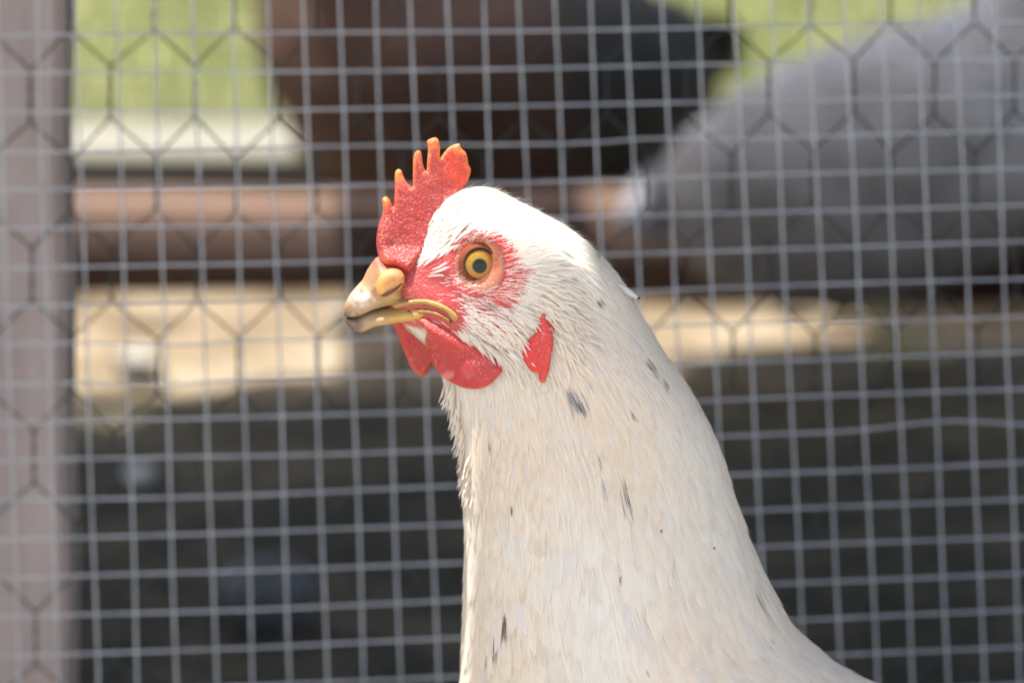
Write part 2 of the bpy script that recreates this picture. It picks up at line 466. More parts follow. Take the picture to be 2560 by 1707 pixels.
# ------------------------------------------------------------------ fence post, welded mesh, hexagonal wire, unseen shade sheet
def fence():
    YM = 1.428
    ii = [0, 1, 2, 3, 4, 5, 6, 8, 11, 13, 16, 19, 22, 25, 27]
    xt = [-7, 91, 188, 289, 384, 482, 580, 759, 1026, 1208, 1475, 1743, 2020, 2293, 2484]
    xb = [48, 148, 245, 344, 442, 541, 632, 818, 1096, 1279, 1554, 1828, 2105, 2371, 2550]
    def ex(i, xs):
        if i < 0: return xs[0] + i * 98
        if i > 27: return xs[-1] + (i - 27) * 91
        return float(np.interp(i, ii, xs))
    rx = [-400, 0, 640, 1280, 1920, 2560, 3000]
    r1 = [88, 87, 84, 78, 66, 53, 44]
    r17 = [1652, 1639, 1618, 1588, 1552, 1524, 1506]
    def gx(i, y): 
        f = y / 1707.0
        return ex(i, xt) * (1 - f) + ex(i, xb) * f
    def gy(j, x):
        f = (j - 1) / 16.0
        base = np.interp(x, rx, r1) * (1 - f) + np.interp(x, rx, r17) * f
        base += -22 * math.exp(-((x - 2370) / 170) ** 2) * (j == 12) + 9 * math.exp(-((x - 420) / 120) ** 2) * (j in (9, 10)) - 10 * math.exp(-((x - 1640) / 110) ** 2) * (j == 4)
        return base + 3.0 * math.sin(x * 0.004 + j * 1.9) * (1 if j in (4, 9, 12, 13) else 0.35)
    mb = MB()
    i0, i1, j0, j1 = -6, 34, -5, 30
    lim = gy(j1, 1280)
    for i in range(i0, i1 + 1):
        pts = []
        for y in np.linspace(gy(j0, 1280) - 30, lim, 26):
            x = gx(i, y) + 1.6 * math.sin(y * 0.006 + i * 2.1)
            p = P(x, y, YM + 0.0012 * math.sin(y * 0.003 + i * .4))
            pts.append(p)
        mb.tube(pts, 0.00042, 6)
    for j in range(j0, j1 + 1):
        pts = []
        for x in np.linspace(gx(i0, 800) - 20, gx(i1, 800) + 20, 44):
            y = gy(j, x)
            pts.append(P(x, y, YM - 0.0011 + 0.0012 * math.sin(y * 0.003 + x * .004)))
        mb.tube(pts, 0.00042, 6)
    tag(mb.build("welded_wire_mesh", M['wire'], origin=Vector((0, YM, 0.0))), "galvanised square welded wire mesh panel right behind the white hen", "wire mesh")
    # hexagonal chicken wire
    YH = 1.448
    mb = MB()
    px_, per, vl = 205.5, 226.0, 130.0
    def node(k, r, top):
        off = 75 if r % 2 == 1 else 75 + px_ / 2
        x = off + px_ * k + (r - 1) * 2.2 + 5 * math.sin(r * 3.1 + k * 1.7)
        y = 170 + (r - 1) * per + (0 if top else vl) + 5 * math.sin(r * 1.3 + k * 2.3) - (x - 200) * 0.008
        return P(x, y, YH + 0.0015 * math.sin(k * 1.3 + r))
    for r in range(-2, 13):
        for k in range(-4, 15):
            a, b = node(k, r, True), node(k, r, False)
            # two twisted strands
            for s in (0, math.pi):
                pts = []
                for t in np.linspace(0, 1, 9):
                    p = a * (1 - t) + b * t
                    an = t * math.pi * 3 + s
                    pts.append(p + np.array([math.cos(an), math.sin(an), 0]) * 0.00055)
                mb.tube(pts, 0.00032, 5)
            k2 = k if r % 2 == 1 else k
            # diagonals to the row below
            if r < 12:
                kn = (k - 1, k) if r % 2 == 1 else (k, k + 1)
                for q in kn:
                    if -4 <= q < 15:
                        c = node(q, r + 1, True)
                        mid = (b + c) / 2 + np.array([0, 0.0008, 0])
                        mb.tube([b, b * .6 + c * .4 + np.array([0, .0005, 0]), mid * .4 + c * .6, c], 0.0004, 5)
    tag(mb.build("chicken_wire", M['hexwire'], origin=Vector((0, YH, 0.0))), "dark hexagonal chicken wire stretched between the square mesh and the post", "chicken wire")
    # post
    a = P(168, 0, 1.466)[0]; b = P(182, 1707, 1.466)
    ax, bx = P(157, 0, 1.466), P(173, 1707, 1.466)
    sl = (bx[0] - ax[0]) / (bx[2] - ax[2])
    mb = MB()
    bm = bmesh.new()
    bmesh.ops.create_cube(bm, size=1)
    bmesh.ops.subdivide_edges(bm, edges=[e for e in bm.edges if abs(e.verts[0].co.z - e.verts[1].co.z) > .5], cuts=40)
    z0, z1 = 0.0, 1.05
    for q in bm.verts:
        z = z0 + (q.co.z + .5) * (z1 - z0)
        xr = ax[0] + (z - ax[2]) * sl
        q.co = Vector((xr - 0.05 + (q.co.x + .5) * 0.05 + 0.0006 * math.sin(z * 60), 1.457 + (q.co.y + .5) * 0.046 + 0.0004 * math.sin(z * 45), z))
    bmesh.ops.bevel(bm, geom=[e for e in bm.edges if abs((e.verts[0].co - e.verts[1].co).normalized().z) > .9 and len(e.link_faces) == 2 and e.calc_face_angle(0) > 1], offset=0.0025, segments=2, affect='EDGES')
    mb.add_bm(bm)
    tag(mb.build("fence_post", M['post'], smooth=False, origin=Vector((ax[0], 1.476, 0))), "weathered pinkish grey timber post at the left edge carrying the wire", "post")
    # unseen sheet added above the frame to shade the run
fence()

def shade_caster():
    H = 1.08
    root = empty("shade_caster", (0, 2.4, 0), "unseen dark sheet added above the frame to shade the run", "shade_roof")
    mb = MB()
    n = 78
    x0, x1 = -2.2, 1.7
    y0, y1 = 1.345, 2.93
    # left of XS a slot is cut in the added sheet so sun reaches the head
    XS = -0.1330
    XX = sorted(list(np.linspace(x0, x1, n)) + [XS])
    for i in range(n):
        xa = XX[i]; xb_ = XX[i + 1]
        xm = (xa + xb_) / 2
        za = H + 0.008 * math.sin(i * 1.57)
        zb = H + 0.008 * math.sin((i + 1) * 1.57)
        ye = 3.78 if -0.40 < xm < -0.165 else (3.02 if -0.10 < xm < 0.02 else (3.32 if xm >= .02 else y1))  # back edge stepped to keep the hens beyond in shade
        spans = [(0.95, 1.1385), (1.30, ye)] if xm < XS else [(0.95, ye)]
        if -0.165 <= xm < -0.03: spans.append((3.42, 3.78))  # extra panel added to shade the brown hen's rear
        for (ya, yb) in spans:
            b = len(mb.v)
            wob = lambda q: .03 * math.sin(q * 17) + .02 * math.sin(q * 41 + 1) - .17 * math.exp(-((q + .56) / .07) ** 2)
            wa, wb = (wob(xa), wob(xb_)) if yb > 2 else (0, 0)
            for dz in (0, .003):
                mb.v += [(xa, ya, za + dz), (xb_, ya, zb + dz), (xb_, yb + wb, zb + .02 + dz), (xa, yb + wa, za + .02 + dz)]
            mb.f += [(b, b + 1, b + 2, b + 3), (b + 7, b + 6, b + 5, b + 4)]
    mb.build("shade_sheet", M['shade_roof'], root)
    mb = MB(); mb.box((x0, y0 + .03, H - .09), (x1, y0 + .07, H - .01), .003); mb.build("beam", M['sleeper'], root)
    mb = MB(); mb.box((x0, y1 - .12, H - .07), (x1, y1 - .08, H - .01), .003); mb.build("beam", M['sleeper'], root)
    for (x, y) in ((x0 + .03, y0 + .04), (x1 - .07, y0 + .04), (x0 + .03, y1 - .1), (x1 - .07, y1 - .1)):
        mb = MB(); mb.box((x, y, 0), (x + .045, y + .018, H - .015), .002); mb.build("support_post", M['post'], root)
shade_caster()

# ------------------------------------------------------------------ the white hen
YW = 1.176
K = 8533.0
hen = empty("hen", (0.09, YW, 0.0), "white hen with red comb, amber eye and black flecked neck in front of the mesh", "hen")

def W(x, y, d):
    p = P(x, y, YW)
    p[..., 1] -= np.asarray(d) / K
    return p

rows = np.array([
 (470,1172,1215,4),(474,1155,1228,20),(482,1136,1246,42),(500,1110,1280,66),(530,1085,1336,94),(570,1062,1415,118),(610,1038,1470,132),
 (650,1004,1506,141),(690,978,1540,147),(730,962,1566,152),(770,966,1588,158),(800,990,1606,164),(830,1040,1622,170),(860,1076,1640,178),
 (900,1098,1664,190),(950,1112,1703,203),(1000,1124,1733,214),(1060,1142,1765,226),(1130,1154,1797,240),(1220,1162,1824,258),(1340,1169,1865,282),
 (1430,1169,1902,302),(1510,1167,1942,320),(1580,1165,1978,338),(1650,1163,2056,356),(1707,1160,2128,374),(1800,1140,2330,420),(1950,1105,2700,490),
 (2150,1070,3200,570),(2400,1060,3560,640),(2700,1160,3620,640),(3000,1480,3350,540),(3200,1850,3000,380),(3300,2150,2750,200),(3340,2380,2520,20)], float)
ys_f = np.arange(470, 3341, 5.0)
def tabf(c, sm=4):
    v = np.interp(ys_f, rows[:, 0], rows[:, c])
    k = np.exp(-0.5 * (np.arange(-12, 13) / sm) ** 2); k /= k.sum()
    vp = np.concatenate([2 * v[0] - v[12:0:-1], v, 2 * v[-1] - v[-2:-14:-1]])
    s = np.convolve(vp, k, 'valid')
    w = np.clip((ys_f - 480) / 60, 0, 1) * np.clip((3335 - ys_f) / 60, 0, 1)
    return v * (1 - w) + s * w
Lf, Rf, Bf = tabf(1), tabf(2), tabf(3)
Bf = np.maximum(Bf, 2)
def lrb(y):
    y = np.clip(y, 470, 3340)
    return np.interp(y, ys_f, Lf), np.interp(y, ys_f, Rf), np.interp(y, ys_f, Bf)
def kk(y): return 0.42 * np.clip((1150 - y) / 300, 0, 1)
def bump_d(x, y):
    """camera-side (and mirrored) swellings of the head, in pixels"""
    g = lambda cx, cy, sx, sy: np.exp(-((x - cx) / sx) ** 2 - ((y - cy) / sy) ** 2)
    r = np.hypot((x - 1200) / 1.0, (y - 641) / 1.0)
    b = 9 * g(1395, 705, 60, 60) + 6 * g(1230, 790, 110, 40) + 7 * g(1170, 555, 110, 26) - 9 * g(1100, 690, 60, 30)
    b += 8 * np.exp(-((r - 74) / 17) ** 2) * (y > 0) - 16 * np.exp(-(r / 52) ** 4)
    b += 14 * g(1000, 700, 45, 40)
    return b
def depth_scale(x, y, u, b):
    return b * (1 + kk(y) * u)
def fimp(x, y, d):
    L, R_, b = lrb(y)
    cx, a = (L + R_) / 2, (R_ - L) / 2
    u = (x - cx) / a
    g = depth_scale(x, y, np.clip(u, -1.3, 1.3), b)
    bd = bump_d(x, y) * (np.clip(np.abs(d) / 60, 0, 1))
    dd = np.sign(d) * np.maximum(np.abs(d) - bd, 0)
    return u * u + (dd / g) ** 2 - 1
def grad(x, y, d, e=2.0):
    gx = (fimp(x + e, y, d) - fimp(x - e, y, d)) / (2 * e)
    gy = (fimp(x, y + e, d) - fimp(x, y - e, d)) / (2 * e)
    gd = (fimp(x, y, d + e) - fimp(x, y, d - e)) / (2 * e)
    return gx, gy, gd
def project(x, y, d, it=3):
    for _ in range(it):
        f = fimp(x, y, d); gx, gy, gd = grad(x, y, d)
        g2 = gx * gx + gy * gy + gd * gd + 1e-12
        s = np.clip(f / g2, -4000, 4000)
        stx, sty, std = s * gx, s * gy, s * gd
        m = np.sqrt(stx ** 2 + sty ** 2 + std ** 2); k = np.minimum(1, 15 / (m + 1e-9))
        x, y, d = x - stx * k, y - sty * k, d - std * k
        y = np.clip(y, 471, 3335)
    return x, y, d
def surf(th, y):
    L, R_, b = lrb(y)
    cx, a = (L + R_) / 2, (R_ - L) / 2
    u = np.cos(th)
    x = cx + a * u
    s = np.sin(th)
    d = depth_scale(x, y, u, b) * s
    d = d + np.sign(s) * bump_d(x, y) * np.clip(np.abs(d) / 60, 0, 1)
    return x, y, d
def Dfront(x, y):
    L, R_, b = lrb(y)
    cx, a = (L + R_) / 2, (R_ - L) / 2
    u = np.clip((x - cx) / a, -1, 1)
    d = depth_scale(x, y, u, b) * np.sqrt(1 - u * u)
    return d + bump_d(x, y) * np.clip(d / 60, 0, 1)

def in_poly(x, y, poly):
    poly = np.asarray(poly, float)
    ins = np.zeros(np.shape(x), bool)
    j = len(poly) - 1
    for i in range(len(poly)):
        xi, yi = poly[i]; xj, yj = poly[j]
        c = ((yi > y) != (yj > y)) & (x < (xj - xi) * (y - yi) / (yj - yi + 1e-9) + xi)
        ins ^= c; j = i
    return ins
def poly_dist(x, y, poly, closed=True):
    poly = np.asarray(poly, float)
    n = len(poly); best = np.full(np.shape(x), 1e9)
    for i in range(n if closed else n - 1):
        a = poly[i]; b = poly[(i + 1) % n]; ab = b - a
        t = np.clip(((x - a[0]) * ab[0] + (y - a[1]) * ab[1]) / (ab @ ab + 1e-9), 0, 1)
        best = np.minimum(best, np.hypot(x - a[0] - t * ab[0], y - a[1] - t * ab[1]))
    return best
def sdist(x, y, poly):           # positive inside
    d = poly_dist(x, y, poly)
    return np.where(in_poly(x, y, poly), d, -d)
def smooth(a, b, v):
    t = np.clip((v - a) / (b - a), 0, 1); return t * t * (3 - 2 * t)

RED = [(950,640),(1000,636),(1050,650),(1082,610),(1118,572),(1165,552),(1215,546),(1262,562),(1295,598),(1316,640),(1350,650),(1322,672),(1312,716),(1286,748),
       (1312,772),(1350,765),(1345,800),(1318,850),(1290,872),(1262,880),(1180,845),(1110,815),(1050,812),(1000,808),(985,800),(940,790)]

def head_col(x, y, d):
    red = smooth(-9, 9, sdist(x, y, RED)) * (y < 900)
    r = np.hypot(x - 1200, y - 641)
    cr = np.array([0.36, 0.045, 0.045]); bright = np.array([0.50, 0.035, 0.025]); pale = np.array([0.42, 0.12, 0.09])
    k = smooth(60, 80, r) * (1 - smooth(100, 125, r)) * smooth(1180, 1260, x)
    c = cr * (1 - k[..., None]) + bright * k[..., None]
    kp = (smooth(1120, 1000, x) * 0.45)[..., None] if False else (0.45 * (1 - smooth(980, 1120, x)))[..., None]
    c = c * (1 - kp) + pale * kp
    lid = (1 - smooth(52, 64, r))[..., None]
    c = c * (1 - lid) + np.array([0.52, 0.22, 0.10]) * lid
    wh = np.array([0.78, 0.74, 0.67])
    base = wh * (1 - red[..., None]) + c * red[..., None]
    return np.concatenate([base, np.ones(base.shape[:-1] + (1,))], -1)

def build_body():
    nth = 260
    yy = np.concatenate([470 + 40 * np.linspace(0, 1, 24) ** 2, np.arange(514, 960, 3.5), np.arange(960, 1800, 12), np.linspace(1810, 3280, 50), 3340 - 60 * (1 - np.linspace(0, 1, 12)) ** 2])
    yy = np.unique(np.round(yy, 2))
    th = np.linspace(0, 2 * math.pi, nth, endpoint=False)
    TH, YY = np.meshgrid(th, yy)
    x, y, d = surf(TH, YY)
    # wrinkles on the bare skin
    V = W(x, y, d).reshape(-1, 3)
    C = head_col(x, y, d).reshape(-1, 4)
    nr = len(yy)
    i, j = np.meshgrid(np.arange(nth), np.arange(nr - 1))
    a = (j * nth + i).ravel(); b = (j * nth + (i + 1) % nth).ravel()
    F = [tuple(q) for q in np.stack([a, a + nth, b + nth, b], -1)]
    F.append(tuple(range(nth)))
    F.append(tuple(reversed([(nr - 1) * nth + q for q in range(nth)])))
    return mesh_obj("body", V, F, M['skin'], hen, attrs={"col": ('FLOAT_COLOR', C)})
build_body()

# generic inflated outline --------------------------------------------------
def resample(poly, step, closed=True):
    poly = [Vector(p) for p in poly]
    n = len(poly); out = []
    # catmull-rom then even spacing
    dense = []
    for i in range(n if closed else n - 1):
        p0, p1, p2, p3 = poly[(i - 1) % n], poly[i], poly[(i + 1) % n], poly[(i + 2) % n]
        if not closed:
            p0 = poly[max(i - 1, 0)]; p3 = poly[min(i + 2, n - 1)]
        for k in range(12):
            t = k / 12
            dense.append(0.5 * ((2 * p1) + (p2 - p0) * t + (2 * p0 - 5 * p1 + 4 * p2 - p3) * t * t + (3 * p1 - p0 - 3 * p2 + p3) * t ** 3))
    if closed: dense.append(dense[0])
    else: dense.append(poly[-1])
    acc = 0; out = [dense[0]]
    for a, b in zip(dense[:-1], dense[1:]):
        acc += (b - a).length
        if acc >= step: out.append(b); acc = 0
    if closed and (out[-1] - out[0]).length < step * .6: out.pop()
    return [(p.x, p.y) for p in out]

def inflate(name, poly, thick, edge_w, mat, parent, centre=0.0, colf=None, step=3.0, grid=4.0, disp=None):
    """outline in photo pixels -> closed rounded solid. thick/centre: number or f(x, y)"""
    b = resample(poly, step)
    nb = len(b)
    A = np.array(b)
    gx, gy = np.meshgrid(np.arange(A[:, 0].min(), A[:, 0].max(), grid), np.arange(A[:, 1].min(), A[:, 1].max(), grid))
    gx = gx + (np.arange(gx.shape[0]) % 2)[:, None] * grid / 2
    gx, gy = gx.ravel(), gy.ravel()
    sdv = sdist(gx, gy, A)
    # interior rings near the edge for a round rim
    keep = sdv > grid * 0.9
    pts = [Vector(p) for p in b] + [Vector((px, py)) for px, py in zip(gx[keep], gy[keep])]
    vv, ee, ff, ov, oe, of = delaunay_2d_cdt(pts, [], [list(range(nb))], 1, 1e-4)
    vv = np.array([tuple(p) for p in vv]); ff = [tuple(f) for f in ff]
    dist = poly_dist(vv[:, 0], vv[:, 1], A)
    T = thick(vv[:, 0], vv[:, 1]) if callable(thick) else np.full(len(vv), float(thick))
    EW = edge_w(vv[:, 0], vv[:, 1]) if callable(edge_w) else edge_w
    q = np.clip(dist / EW, 0, 1)
    h = T * np.sqrt(np.clip(1 - (1 - q) ** 2, 0, 1))
    onb = dist < 0.3
    h[onb] = 0
    c = centre(vv[:, 0], vv[:, 1]) if callable(centre) else np.full(len(vv), float(centre))
    dz = disp(vv[:, 0], vv[:, 1]) * (q) if disp else 0
    front = W(vv[:, 0], vv[:, 1], c + h + dz)
    idxb = np.where(~onb)[0]
    remap = np.arange(len(vv)); remap[idxb] = len(vv) + np.arange(len(idxb))
    back = W(vv[idxb, 0], vv[idxb, 1], (c - h + (dz if disp is None else dz))[idxb])
    V = np.concatenate([front, back])
    F = []
    for f in ff:
        p = [vv[k] for k in f]
        area = (p[1][0] - p[0][0]) * (p[2][1] - p[0][1]) - (p[2][0] - p[0][0]) * (p[1][1] - p[0][1])
        f = f if area < 0 else f[::-1]
        F.append(f[::-1])
        F.append(tuple(remap[k] for k in f))
    attrs = None
    if colf:
        C = colf(vv[:, 0], vv[:, 1], dist); C = np.concatenate([C, C[idxb]])
        C = np.concatenate([C, np.ones((len(C), 1))], 1)
        attrs = {"col": ('FLOAT_COLOR', C)}
    o = mesh_obj(name, V, F, mat, parent, attrs=attrs)
    bm = bmesh.new(); bm.from_mesh(o.data); bmesh.ops.recalc_face_normals(bm, faces=bm.faces[:]); bm.to_mesh(o.data); bm.free()
    return o

def vnoise(x, y, s, seed=0):
    r = np.random.default_rng(seed)
    v = 0
    for k in range(5):
        a = r.random() * 6.28; f = s * (0.6 + 0.9 * r.random()); ph = r.random() * 6.28
        v = v + np.sin((x * math.cos(a) + y * math.sin(a)) * f + ph + 1.3 * np.sin((x * math.sin(a) - y * math.cos(a)) * f * .7))
    return v / 5

# comb ----------------------------------------------------------------------
COMB = [(948,646),(941,611),(942,587),(947,560),(956,535),(957,513),(955,499),(961,492),(969,493),(977,504),(984,517),(986,492),(987,465),(987,438),
        (990,427),(997,423),(1004,428),(1011,446),(1021,460),(1031,466),(1032,430),(1033,398),(1037,383),(1044,377),(1052,379),(1055,392),(1057,408),
        (1061,421),(1066,427),(1068,400),(1070,372),(1067,355),(1074,348),(1088,344),(1096,350),(1100,368),(1101,392),(1111,381),(1123,368),(1138,361),
        (1149,360),(1153,371),(1164,381),(1169,395),(1171,410),(1177,424),(1174,441),(1164,463),(1152,482),(1140,520),(1120,570),(1090,615),(1060,640),(1044,664),(1028,682),(1010,677),(985,664),(962,660)]
def comb_col(x, y, dist):
    red = np.array([0.58, 0.10, 0.075]); deep = np.array([0.42, 0.065, 0.06]); org = np.array([0.88, 0.36, 0.10]); hot = np.array([0.80, 0.10, 0.045])
    t = smooth(560, 440, y) if False else 1 - smooth(430, 540, y)
    c = deep * (1 - t[:, None]) + red * t[:, None]
    lobe = (smooth(1095, 1125, x) * (1 - smooth(430, 500, y)))[:, None]
    c = c * (1 - lobe) + hot * lobe
    e = (1 - smooth(2, 11, dist)) * np.maximum(1 - smooth(390, 480, y), 0.25 * (1 - smooth(520, 600, y)))
    for (cx, cy, r) in ((962, 498, 20), (997, 430, 26), (1044, 382, 22), (1080, 350, 26), (1146, 366, 20)):
        e = np.maximum(e, (1 - smooth(r * .35, r * 1.1, np.hypot(x - cx, (y - cy) * .8))))
    e = e[:, None] * 0.9
    c = c * (1 - e) + org * e  # rear lobe and tips tinted as if sunlight glowed through
    cere = smooth(25, 0, np.hypot(x - 955, y - 655))[:, None] if False else (1 - smooth(5, 45, np.hypot(x - 952, y - 660)))[:, None]
    return c * (1 - cere) + np.array([0.62, 0.30, 0.16]) * cere
def comb_t(x, y):
    t = 9 + 26 * smooth(430, 660, y) + 10 * smooth(1000, 1080, x) * smooth(520, 640, y)
    bt = 14 + 60 * smooth(855, 990, x)
    bt = np.maximum(bt, np.where(x > 970, Dfront(x, y) + 9, 0)) + 4
    k = smooth(605, 665, y)
    return t * (1 - k) + np.maximum(t, bt) * k
inflate("comb", COMB, comb_t, lambda x, y: 9 + 14 * smooth(480, 600, y) + 18 * smooth(610, 660, y), M['comb'], hen,
        colf=comb_col, step=2.5, grid=3.0, disp=lambda x, y: 2.2 * vnoise(x, y, .11, 3) + 1.2 * vnoise(x, y, .4, 5) + 5 * np.exp(-((x - 965) / 16) ** 2 - ((y - 570) / 40) ** 2))

# beak ----------------------------------------------------------------------
mouth = [(861,790),(880,790),(899,789),(918,781),(939,772),(987,759),(1041,751),(1094,755),(1120,766),(1137,779)]
UP = [(1137,779),(1120,766),(1094,755),(1041,751),(987,759),(939,772),(918,781),(899,789),(880,793),(866,792),(859,783),(860,768),(867,750),(878,732),(893,714),(907,698),
      (918,675),(934,652),(946,643),(972,652),(1003,661),(1020,684),(1018,712),(1022,733),(1068,732),(1104,738),(1130,752),(1146,768)]
LO = [(862,799),(868,793),(880,794),(899,791),(918,783),(939,774),(987,761),(1041,753),(1070,757),(1075,778),(1058,798),(1040,800),(1006,802),(963,810),(942,815),(920,825),(903,831),(884,827),(871,815)]
def beak_t(x, y):
    taper = 14 + 62 * smooth(855, 1000, x)
    hd = Dfront(x, y) + 7
    w = smooth(965, 1010, x)
    return np.maximum(taper * (1 - w), hd * w) + (taper * w * (hd < taper)) * 0
def beak_thick(x, y):
    taper = 14 + 60 * smooth(855, 990, x)
    return np.maximum(taper, np.where(x > 970, Dfront(x, y) + 12, 0))
def beak_edge(x, y): return 12 + 26 * smooth(870, 930, x) - 22 * smooth(1000, 1060, x)
def up_col(x, y, dist):
    ivory = np.array([0.30, 0.205, 0.10]); yel = np.array([0.42, 0.28, 0.09]); tip = np.array([0.16, 0.11, 0.07]); pink = np.array([0.34, 0.15, 0.08]); pale = np.array([0.50, 0.41, 0.32])
    t = smooth(950, 1010, x)[:, None]
    c = ivory * (1 - t) + yel * t
    rd = (1 - smooth(656, 676, y - (x - 960) * .12))[:, None]
    c = c * (1 - rd) + np.array([0.44, 0.085, 0.06]) * rd
    k = ((1 - smooth(665, 715, y)))[:, None] * .8 * (1 - rd)
    c = c * (1 - k) + pink * k
    w = np.exp(-((x - 905) / 28) ** 2 - ((y - 742) / 24) ** 2)[:, None]
    c = c * (1 - w) + pale * w
    s = np.maximum((1 - smooth(9, 26, np.hypot(x - 863, (y - 785) * .8))), 0.9 * (1 - smooth(2, 9, np.hypot(x - 905, y - 722))))
    k2 = (.65 * smooth(.05, .5, vnoise(x, y, .10, 31)))[:, None]; c = c * (1 - k2) + np.array([0.36, 0.17, 0.10]) * k2
    lip = np.exp(-((poly_dist(x, y, np.array(mouth), False) - 4) / 6) ** 2)[:, None] * .55; c = c * (1 - lip) + np.array([0.62, 0.46, 0.22]) * lip
    w = (1.0 * np.exp(-((x - 905) / 24) ** 2 - ((y - 745) / 20) ** 2))[:, None]; c = c * (1 - w) + np.array([0.58, 0.50, 0.42]) * w
    for (cx, cy, r) in ((873, 773, 8), (893, 782, 7), (1004, 743, 11), (1014, 738, 9), (880, 742, 5)): s = np.maximum(s, .7 * (1 - smooth(r * .3, r, np.hypot(x - cx, y - cy))))
    s = s[:, None]
    return c * (1 - s) + tip * s
def lo_col(x, y, dist):
    yel = np.array([0.46, 0.29, 0.07]); ivory = np.array([0.32, 0.23, 0.13]); tip = np.array([0.10, 0.07, 0.05]); br = np.array([0.42, 0.27, 0.16])
    t = smooth(930, 1000, x)[:, None]
    c = ivory * (1 - t) + yel * t
    k = (0.5 * smooth(0.1, 0.5, vnoise(x, y * 2.5, .06, 9)))[:, None]
    c = c * (1 - k) + br * k
    s = (1 - smooth(22, 46, np.hypot(x - 872, (y - 812))))[:, None]
    return c * (1 - s) + tip * s
beak = inflate("upper_beak", UP, beak_thick, beak_edge, M['beak'], hen, colf=up_col, step=3, grid=3.5,
        disp=lambda x, y: 16 * np.exp(-((x - 910) / 20) ** 2 - ((y - 742) / 20) ** 2) - 8 * np.exp(-((x - 940) / 14) ** 2 - ((y - 735) / 16) ** 2) + 3 * vnoise(x, y, .13, 8))
lob = inflate("lower_beak", LO, lambda x, y: beak_thick(x, y) * .92 - 2, lambda x, y: 10 + 12 * smooth(870, 930, x), M['beak'], hen, colf=lo_col, step=3, grid=3.5,
        disp=lambda x, y: 1.5 * vnoise(x, y * 2, .12, 4))
# gape: raised yellow lips running back to the mouth corner
gape_c = lambda x, y, d: np.array([0.36, 0.21, 0.05]) * (0.9 + .25 * vnoise(x, y, .12, 14))[:, None]
inflate("gape", [(985,745),(1010,739),(1035,735),(1068,732),(1104,739),(1132,753),(1148,769),(1141,781),(1129,775),(1118,762),(1098,752),(1060,746),(1020,750),(990,756)], 3, 7, M['beak'], hen,
        centre=lambda x, y: np.maximum(Dfront(x, y) + 4, 76 + 0 * x), colf=gape_c, step=2.5, grid=3, disp=lambda x, y: 1.5 * vnoise(x, y, .2, 5))
inflate("gape", [(1020,763),(1050,758),(1085,759),(1114,769),(1131,782),(1124,784),(1104,774),(1078,767),(1046,768)], 3, 4, M['beak'], hen,
        centre=lambda x, y: np.maximum(Dfront(x, y) + 3, 76 + 0 * x), colf=gape_c, step=2.5, grid=3)
# cere dome over the nostril
CERE = [(943,712),(945,688),(958,668),(980,659),(1003,664),(1014,682),(1010,702),(992,718),(965,730),(948,727)]
def cere_col(x, y, dist):
    c = np.array([0.52, 0.25, 0.07]) * np.ones((len(x), 1)); p = np.array([0.55, 0.18, 0.09])
    k = (0.6 * (1 - smooth(660, 690, y)))[:, None]
    return c * (1 - k) + p * k
inflate("nostril_flap", CERE, lambda x, y: beak_thick(x, y) * 0 + 24, 22, M['beak'], hen, centre=lambda x, y: 66 + 0 * x, colf=cere_col, step=3, grid=3)
inflate("nostril", [(950,722),(972,706),(1006,690),(1009,696),(990,712),(965,726)], 7, 6, attr_mat("nostril_dark", 0.6), hen, centre=lambda x, y: 87 - 0.0 * x - 9 * np.abs(x - 982) / 30, colf=lambda x, y, d: np.array([0.10, 0.025, 0.012]) * np.ones((len(x), 1)), step=2, grid=2.5)

# wattles, ear lobe -----------------------------------------------------------
WN = [(1050,782),(1062,800),(1068,818),(1064,838),(1065,862),(1076,892),(1100,923),(1135,941),(1167,948),(1209,940),(1239,915),(1261,885),(1257,868),(1238,840),(1220,815),(1190,790),(1140,772),(1085,766)]
WF = [(968,808),(984,834),(996,862),(1009,897),(1026,936),(1042,953),(1055,959),(1068,949),(1078,927),(1088,912),(1104,880),(1100,830),(1070,790),(1010,790)]
EL = [(1356,748),(1366,758),(1375,782),(1381,812),(1376,850),(1368,890),(1358,914),(1347,911),(1343,893),(1326,889),(1306,858),(1312,825),(1338,794),(1346,765)]
E2 = [(1366,738),(1380,728),(1389,736),(1390,760),(1386,790),(1376,808),(1368,780),(1360,760)]
def wat_col(a, b_):
    def f(x, y, dist):
        c = np.array(a) * np.ones((len(x), 1))
        k = (1 - smooth(1, 8, dist))[:, None] * .5
        c = c * (1 - k) + np.array(b_) * k
        k = ((1 - smooth(3, 8, dist)) * (x < 1085) * (y < 872) * (x > 1040) * .8)[:, None]
        c = c * (1 - k) + np.array([0.52, 0.20, 0.06]) * k
        k = (0.5 * smooth(0.0, 0.4, vnoise(x, y, .13, 12)) * np.exp(-((x - 1120) / 70) ** 2 - ((y - 925) / 18) ** 2))[:, None]
        return c * (1 - k) + np.array([0.74, 0.42, 0.38]) * k
    return f
def nearc(x, y):
    e = y - (757 + .49 * (x - 1050))
    hd_ = Dfront(x, np.minimum(y, 860)) 
    hd2 = Dfront(x, y)
    return np.maximum(hd_ - 26 + 34 * smooth(-5, 40, e), hd2 - 26 + 44 * smooth(-5, 40, e))
inflate("wattle", WN, 12, 16, M['wattle'], hen, centre=nearc, colf=wat_col((0.44, 0.04, 0.038), (0.60, 0.12, 0.06)), step=3, grid=4,
        disp=lambda x, y: 9 * np.exp(-((x - 1190 + (y - 880) * .3) / 45) ** 2 - ((y - 905) / 30) ** 2) - 9 * np.exp(-((y - 862 - 0.18 * (x - 1160)) / 16) ** 2) * smooth(1090, 1180, x) + 1.2 * vnoise(x, y, .2, 6))
